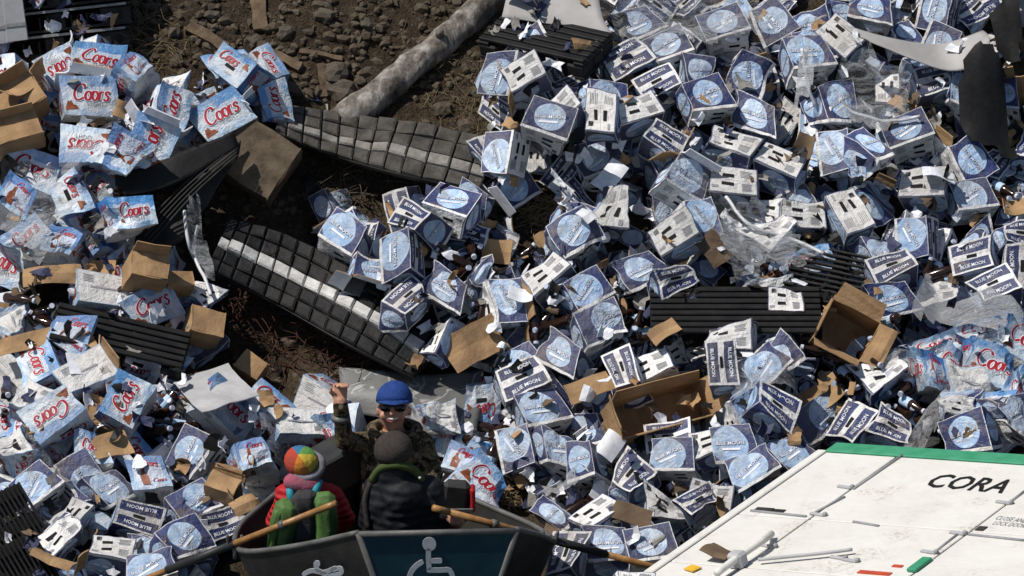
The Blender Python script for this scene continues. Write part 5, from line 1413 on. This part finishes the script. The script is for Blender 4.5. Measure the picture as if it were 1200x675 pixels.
for (c, r, n, lb) in BZ:
    bs = []
    for _ in range(n*14):
        if len(bs) >= n: break
        bx, by = c[0]+RNG.gauss(0, r*.8), c[1]+RNG.gauss(0, r*.6); q = hit(bx, by, H)
        if float(hz(HB, q.x, q.y))-q.z > .045: bs.append(bottle(bx, by, lb))
    n = len(bs)
    if n == 1: tag(bs[0], lb, 'bottle', 'loose brown beer bottles'); continue
    bs.sort(key=lambda o: o.matrix_world.translation.x)
    for k, o in enumerate(bs):
        tag(o, ('leftmost ' if k == 0 else 'rightmost ' if k == n-1 else ORD_L[k-1]+' from left ')+lb, 'bottle', 'loose brown beer bottles')

def scatter_scraps(n, seed, name, mats, label, smin, smax):
    rg = random.Random(seed); vs = []; fs = []; mi = []
    k = 0
    while k < n:
        x = rg.uniform(0, 1200); y = rg.uniform(0, 690)
        if any(inside(x, y, P) for P in EXCL[2:4]): continue
        if inside(x, y, EXCL[0]) and rg.random() < .95: continue
        k += 1
        p = hit(x, y, H)
        if float(hz(HB, p.x, p.y))-p.z < .015 and rg.random() < .85: k -= 1; continue
        nn = normal_at(H, p.x, p.y, .05); nn = (nn+Vector((rg.gauss(0, .2), rg.gauss(0, .2), .2))).normalized()
        a = nn.orthogonal().normalized(); a = Matrix.Rotation(rg.uniform(0, 6.3), 3, nn) @ a; b = nn.cross(a)
        w, h = rg.uniform(smin, smax), rg.uniform(smin, smax)*.7; p = p+nn*.004; q = len(vs); bend = rg.uniform(-.4, .4)*w
        tw = rg.uniform(-.5, .5)
        for s in range(-2, 3):
            for t in range(-1, 2):
                e = rg.uniform(.55, 1.15) if (abs(s) == 2 or t) else 1
                vs.append(p+a*(s*w/4*e)+b*(t*h/2*e)+nn*(bend*(s*s/4)+tw*.25*w*s*t/2+rg.uniform(-.05, .05)*w))
        m = rg.randrange(len(mats))
        for s in range(4):
            for t in range(2):
                k0 = q+s*3+t; fs.append((k0, k0+3, k0+4, k0+1)); mi.append(m)
    o = link(name, mesh_from(vs, fs, mi=mi), None, mats); tag(o, label, 'scraps', kind='stuff')
    md = o.modifiers.new('thickness', 'SOLIDIFY'); md.thickness = .003
scatter_scraps(640, 21, 'carton_scraps', [M[k] for k in ('white_ink', 'navy_scrap', 'kraft', 'grey_board', 'black', 'kraft_dark', 'white_ink', 'navy_scrap', 'black')], 'torn scraps of printed carton and cardboard scattered through the pile', .035, .14)

# stones on the earth
def stone_mesh(seed, sub=2):
    bm = bmesh.new(); bmesh.ops.create_icosphere(bm, subdivisions=sub, radius=1)
    for v in bm.verts: v.co = Vector((v.co.x*1.2, v.co.y*.9, v.co.z*.7))*(1+.55*noise.noise(v.co*1.4+Vector((seed*3.1, 0, 0))))
    me = bm_mesh(bm); me.materials.append(M['rock']); return me
SM = [stone_mesh(i) for i in range(5)]
def in_dirt(x, y): return inside(x, y, EXCL[0]) and not (245 < x < 530 and 250 < y < 440) and not (320 < x < 585 and 120 < y < 225)
rocks = [(402, 110, .10, 'large grey brown rock at the foot of the log'), (392, 88, .09, 'rounded rock left of the log foot'), (335, 40, .05, 'pale rock below the upright plank'), (250, 20, .05, 'pale stone left of the upright plank'),
         (205, 40, .05, 'stone above the script cartons, left'), (340, 106, .06, 'tan rock left of the big rocks'), (430, 30, .05, 'stone above the log, centre'), (520, 130, .06, 'rock under the log shadow'), (545, 150, .06, 'rock right of the log, above the upper mat'), (560, 110, .05, 'stone right of the log'), (380, 20, .06, 'stone right of the upright plank'), (300, 50, .05, 'stone beneath the upright plank')]
for k, (x, y, r, lb) in enumerate(rocks):
    p = hit(x, y); o = link('rock', SM[k % 5]); o.location = p+Vector((0, 0, r*.2)); o.scale = (r,)*3; o.rotation_euler = (RNG.uniform(-.4, .4), RNG.uniform(-.4, .4), RNG.uniform(0, 6)); tag(o, lb, 'rock', 'rocks on the bare earth')
def gravel():
    rg = random.Random(8); vs = []; fs = []
    src = [(Vector(v.co)) for v in stone_mesh(9, 1).vertices]; f0 = [tuple(p.vertices) for p in stone_mesh(9, 1).polygons]; k = 0
    while k < 1500:
        x = rg.uniform(120, 680); y = rg.uniform(-5, 470)
        if not in_dirt(x, y) and rg.random() < .9: continue
        if not inside(x, y, EXCL[0]): continue
        k += 1; p = hit(x, y); r = rg.choice([.008, .010, .014, .018, .026, .034])*rg.uniform(.8, 1.2); Rm = Matrix.Rotation(rg.uniform(0, 6), 3, 'Z') @ Matrix.Rotation(rg.uniform(0, 6), 3, 'X'); b = len(vs)
        vs += [p+Rm @ (v*r)+Vector((0, 0, r*.3)) for v in src]; fs += [tuple(b+i for i in f) for f in f0]
    o = link('gravel', mesh_from(vs, fs), None, simple('earth_clods', (.10, .08, .058), (.05, .039, .027), 3, .95, .08)); tag(o, 'loose clods and gravel on the bare earth', 'gravel', kind='stuff')
gravel()
def planks():
    for k, (x0, y0, x1, y1, w, lb) in enumerate([(300, -12, 306, 40, .09, 'upright weathered plank at the top of the bare earth'), (222, 36, 266, 62, .07, 'short plank lying left below the upright plank'),
            (312, 66, 352, 84, .06, 'orange brown plank lying left of the big rocks'), (376, 82, 380, 118, .05, 'split wood piece standing left of the big rocks'), (352, 66, 400, 74, .03, 'thin stick lying above the big rocks')]):
        a = hit(x0, y0)+Vector((0, 0, .03)); b = hit(x1, y1)+Vector((0, 0, .03)); d = (b-a); ln = d.length; d.normalize(); n = normal_at(T, a.x, a.y); s = n.cross(d).normalized(); n = d.cross(s)
        R = Matrix((d, s, n)).transposed(); bm = bmesh.new(); bm_box(bm, (0, 0, 0), (ln, w, .03)); bmesh.ops.subdivide_edges(bm, edges=bm.edges, cuts=4, use_grid_fill=True)
        for v in bm.verts: v.co += noise.noise_vector(v.co*12)*.012
        o = link('plank', bm_mesh(bm), None, M['wood']); o.matrix_world = Matrix.Translation((a+b)/2) @ R.to_4x4(); tag(o, lb, 'plank', 'wood pieces on the bare earth')
planks()
def twigs(name, label, spots, mat, n, ln, r):
    rg = random.Random(len(label)); bm = bmesh.new()
    for i in range(n):
        cx, cy, sx, sy = rg.choice(spots); p = hit(cx+rg.gauss(0, sx), cy+rg.gauss(0, sy))+Vector((0, 0, .01))
        d = Vector((rg.gauss(0, 1), rg.gauss(-.3, .6), rg.gauss(.25, .5))).normalized(); pts = [p]; L_ = rg.uniform(.4, 1)*ln
        for k in range(4):
            d = (d+Vector((rg.gauss(0, .35), rg.gauss(0, .35), rg.gauss(-.12, .3)))).normalized(); pts.append(pts[-1]+d*L_/4)
        bm_tube(bm, pts, [r*(1-.18*k) for k in range(5)], 4)
    o = link(name, bm_mesh(bm), None, mat); tag(o, label, 'twigs', kind='stuff')
twigs('dry_roots', 'tangle of dry reddish roots under the lower block mat', [(345, 395, 35, 22), (290, 350, 18, 14), (400, 420, 20, 14)], simple('reddish_roots', (.07, .03, .022), (.05, .035, .025), 5, .9, .1), 260, .35, .005)
twigs('dry_twigs', 'dry twigs in the hollow under the upper block mat', [(410, 220, 26, 14), (390, 235, 20, 12)], simple('dry_twig_bark', (.10, .08, .06), (.05, .04, .03), 5, .9, .1), 110, .35, .0045)
twigs('dead_grass', 'dead grass and stalks on the bare earth', [(150, 15, 22, 20), (175, 55, 25, 20), (540, 100, 25, 30), (560, 130, 14, 20)], simple('dead_grass_blades', (.20, .155, .09), (.12, .09, .05), 5, .9, .1), 320, .26, .0026)
twigs('straw_patch', 'straw coloured grass patch right of the boat', [(590, 555, 16, 14), (600, 575, 14, 12), (640, 250, 16, 10)], simple('straw_blades', (.30, .23, .13), (.18, .13, .075), 5, .9, .1), 700, .18, .003)

# stretch film draped over the pile
def dil(A, k):
    B = A.copy()
    for dx in range(-k, k+1):
        for dy in range(-k, k+1): B = np.maximum(B, np.roll(np.roll(A, dx, 1), dy, 0))
    return B
HD = dil(H, 4)
HD = blur(HD, 30)
HD[:38, :] = HD[38, :]; HD[-38:, :] = HD[-39, :]; HD[:, :38] = HD[:, 38:39]; HD[:, -38:] = HD[:, -39:-38]
def film(px, py, W, D, rz, label, seed, mat='film', lift=.012, name='plastic_film'):
    c = hit(px, py, HD); n = int(max(W, D)/.035); nu = max(8, int(W/.03)); nv = max(8, int(D/.03)); cs, sn = math.cos(rz), math.sin(rz); vs = []; keep = []
    for j in range(nv+1):
        for i in range(nu+1):
            u = (i/nu-.5)*W; v = (j/nv-.5)*D
            e = noise.fractal(Vector((u*3+seed, v*3, 1.0)), .8, 2, 3)*.07
            x = c.x+u*cs-v*sn+e*.5; y = c.y+u*sn+v*cs+e
            w1 = noise.noise(Vector((u*14+seed, v*5, 2)))*.022+noise.noise(Vector((u*33, v*12+seed, 5)))*.012+abs(noise.noise(Vector((u*7, v*19, seed))))*.02
            vs.append(Vector((x, y, float(hz(HD, x, y))+lift+w1))-c)
            ed = max(abs(u)/(W/2), abs(v)/(D/2)); keep.append(ed+.55*noise.fractal(Vector((u*4.5, v*4.5, seed+3.)), .8, 2, 3) < .95)
    fs = []
    for j in range(nv):
        for i in range(nu):
            a = j*(nu+1)+i; q = (a, a+1, a+nu+2, a+nu+1)
            if all(keep[k] for k in q): fs.append(q)
    o = link(name, mesh_from(vs, fs, smooth=True), None, M[mat]); o.location = c; tag(o, label, 'plastic film', 'sheets of stretch film'); return o
film(790, 26, 1.05, .50, .25, 'wide milky stretch film over navy cartons at the top', 1)
film(108, 165, .42, .26, .2, 'crumpled clear film bag over script cartons, upper left', 2)
film(50, 248, .42, .40, .9, 'clear film over script cartons at the left edge', 3)
film(862, 262, .8, .30, -.4, 'torn film strip across white cartons in the middle right', 4)
film(1135, 372, .60, .22, -.35, 'milky film bundle above crushed script cartons at right', 5, 'film2')
film(905, 305, .6, .22, .3, 'second film layer left of the grid pallet', 6)
film(1010, 120, .5, .34, -.5, 'clear film below the pale curved plate', 7)
film(895, 440, .42, .22, .3, 'clear film over navy cartons below the flat pallet', 8)
film(232, 285, .14, .36, .2, 'stringy white film at the left end of the lower mat', 9)
film(345, 555, .3, .3, .2, 'clear film beside the rainbow cap', 10)
film(1120, 462, .6, .2, .1, 'torn film among crushed cartons above the green edge', 11)
film(650, 578, .26, .10, .3, 'dirty white shredded film right of the straw patch', 12, 'film2')
film(945, 78, .09, .32, -.2, 'thin twisted film strand on cartons left of the plate', 13, 'film2')
film(1158, 118, .34, .34, .3, 'black plastic wrap over cartons at the upper right edge', 14, 'black', .02, 'black_plastic_wrap')
film(1175, 40, .22, .3, .3, 'black plastic wrap in the upper right corner', 15, 'black', .02, 'black_plastic_wrap')
# strings of twisted film
for k, (pts, lb) in enumerate([([(232, 268), (228, 300), (240, 330), (248, 350)], 'twisted film strand hanging left of the lower mat'), ([(215, 250), (222, 290), (235, 320)], 'second twisted film strand left of the lower mat'),
        ([(850, 235), (880, 268), (925, 285), (965, 300)], 'twisted white film rope over the white cartons'), ([(985, 118), (1000, 135), (1040, 146), (1078, 140)], 'film rope curving below the plate'), ([(940, 62), (944, 95), (955, 128)], 'film rope over navy cartons left of the plate')]):
    P = [hit(x, y, H)+Vector((0, -.02, .03)) for x, y in pts]; c = P[0].copy()
    o = link('film_strand', tube_mesh([p-c+noise.noise_vector(p*9)*.012 for p in cat(P, 6)], .011, 6), None, simple('twisted_film', (.6, .61, .63), None, 10, .4, .4) if k == 0 else bpy.data.materials['twisted_film']); o.location = c; tag(o, lb, 'plastic strand', 'twisted film strands')
make_flat(843, 645, .14, .16, 40, .1, .3, 'kraft_dark', 'brown cardboard scrap lying on the white trailer wall', seed=90, group='brown cardboard pieces')

# ------------------------------------------------------------------ cartons that hardly show are one heap
bpy.context.view_layer.update()
dgx = bpy.context.evaluated_depsgraph_get(); seen = {}
SEE = {M['film'].name, M['film2'].name}
for py_ in range(3, 675, 9):
    for px_ in range(3, 1200, 9):
        d = ray(px_, py_).normalized(); o_ = CAMLOC+d*24
        for _ in range(3):
            ok, loc, nor, fi, ob, mt = SC.ray_cast(dgx, o_, d)
            if ok and ob.name.startswith('plastic_film'): o_ = loc+d*.004; continue
            break
        if ok:
            r_ = ob.original if hasattr(ob, 'original') else ob
            while r_.parent: r_ = r_.parent
            seen[r_.name] = seen.get(r_.name, 0)+1
for c in CARTONS: c['seen'] = seen.get(c['o'].name, 0)
keep = []; heap = []
for kd in 'BC':
    L_ = sorted((c for c in CARTONS if c['kind'] == kd), key=lambda c: -c['seen'])
    for k, c in enumerate(L_): (keep if k < 290 and c['seen'] >= 1 else heap).append(c)
print('CARTONS kept', len(keep), 'heap', len(heap), 'navy', sum(c['kind'] == 'B' for c in keep))
CARTONS = keep
hv = []; 
for c in heap:
    for ob in [c['o']]+list(c['o'].children):
        q_ = ob.copy(); q_.data = ob.data.copy(); COL.objects.link(q_); q_.parent = None; q_.matrix_world = ob.matrix_world.copy()
        hv.append(q_)
for c in heap:
    for ch in list(c['o'].children): bpy.data.objects.remove(ch)
    bpy.data.objects.remove(c['o'])
if hv:
    for k_ in [k_ for k_ in hv[0].keys()]: del hv[0][k_]
    with bpy.context.temp_override(active_object=hv[0], object=hv[0], selected_objects=hv, selected_editable_objects=hv):
        bpy.ops.object.join()
    hv[0].name = 'buried_cartons'
    tag(hv[0], 'cartons buried under the others, only corners and edges showing', 'cartons', kind='stuff')
# ------------------------------------------------------------------ labels of the cartons
LOOK = {('B', 'F'): 'navy carton showing its pale disc', ('B', 'K'): 'navy carton showing its pale disc', ('B', 'S'): 'navy carton, lettered top outward', ('B', 'T'): 'navy carton, white underside outward',
        ('B', 'E'): 'navy carton, disc end outward', ('B', 'W'): 'navy carton, disc end outward', ('C', 'F'): 'ice blue carton with red script', ('C', 'K'): 'ice blue carton with red script', ('C', 'S'): 'ice blue carton, scripted top outward',
        ('C', 'T'): 'ice blue carton, white underside outward', ('C', 'E'): 'ice blue carton, bottle end outward', ('C', 'W'): 'ice blue carton, bottle end outward'}
ORD = ['nearest', 'second nearest', 'third nearest', 'fourth nearest', 'fifth nearest', 'sixth nearest', 'seventh nearest', 'eighth nearest', 'ninth nearest', 'tenth nearest']+['%dth nearest' % k for k in range(11, 60)]
bins = {}
for c in CARTONS:
    x, y = to_px(c['o'].matrix_world.translation)
    l = min(LAND, key=lambda t: (t[1]-x)**2+(t[2]-y)**2); dx, dy = x-l[1], y-l[2]
    sec = ('right of' if dx > 0 else 'left of') if abs(dx) > abs(dy) else ('below' if dy > 0 else 'above')
    st = {'crushed': 'crushed ', 'flat': 'flattened ', 'open': 'opened ', 'bent': 'dented '}.get(c['style'], '')
    bins.setdefault((st+LOOK[(c['kind'], c['face'])], sec, l[0]), []).append((dx*dx+dy*dy, c))
for (lk_, sec, ph), L_ in bins.items():
    L_.sort(key=lambda t: t[0])
    for k, (_, c) in enumerate(L_):
        tag(c['o'], '%s, %s %s %s' % (lk_, ORD[k], sec, ph), 'carton', 'navy beer cartons' if c['kind'] == 'B' else 'ice blue beer cartons')
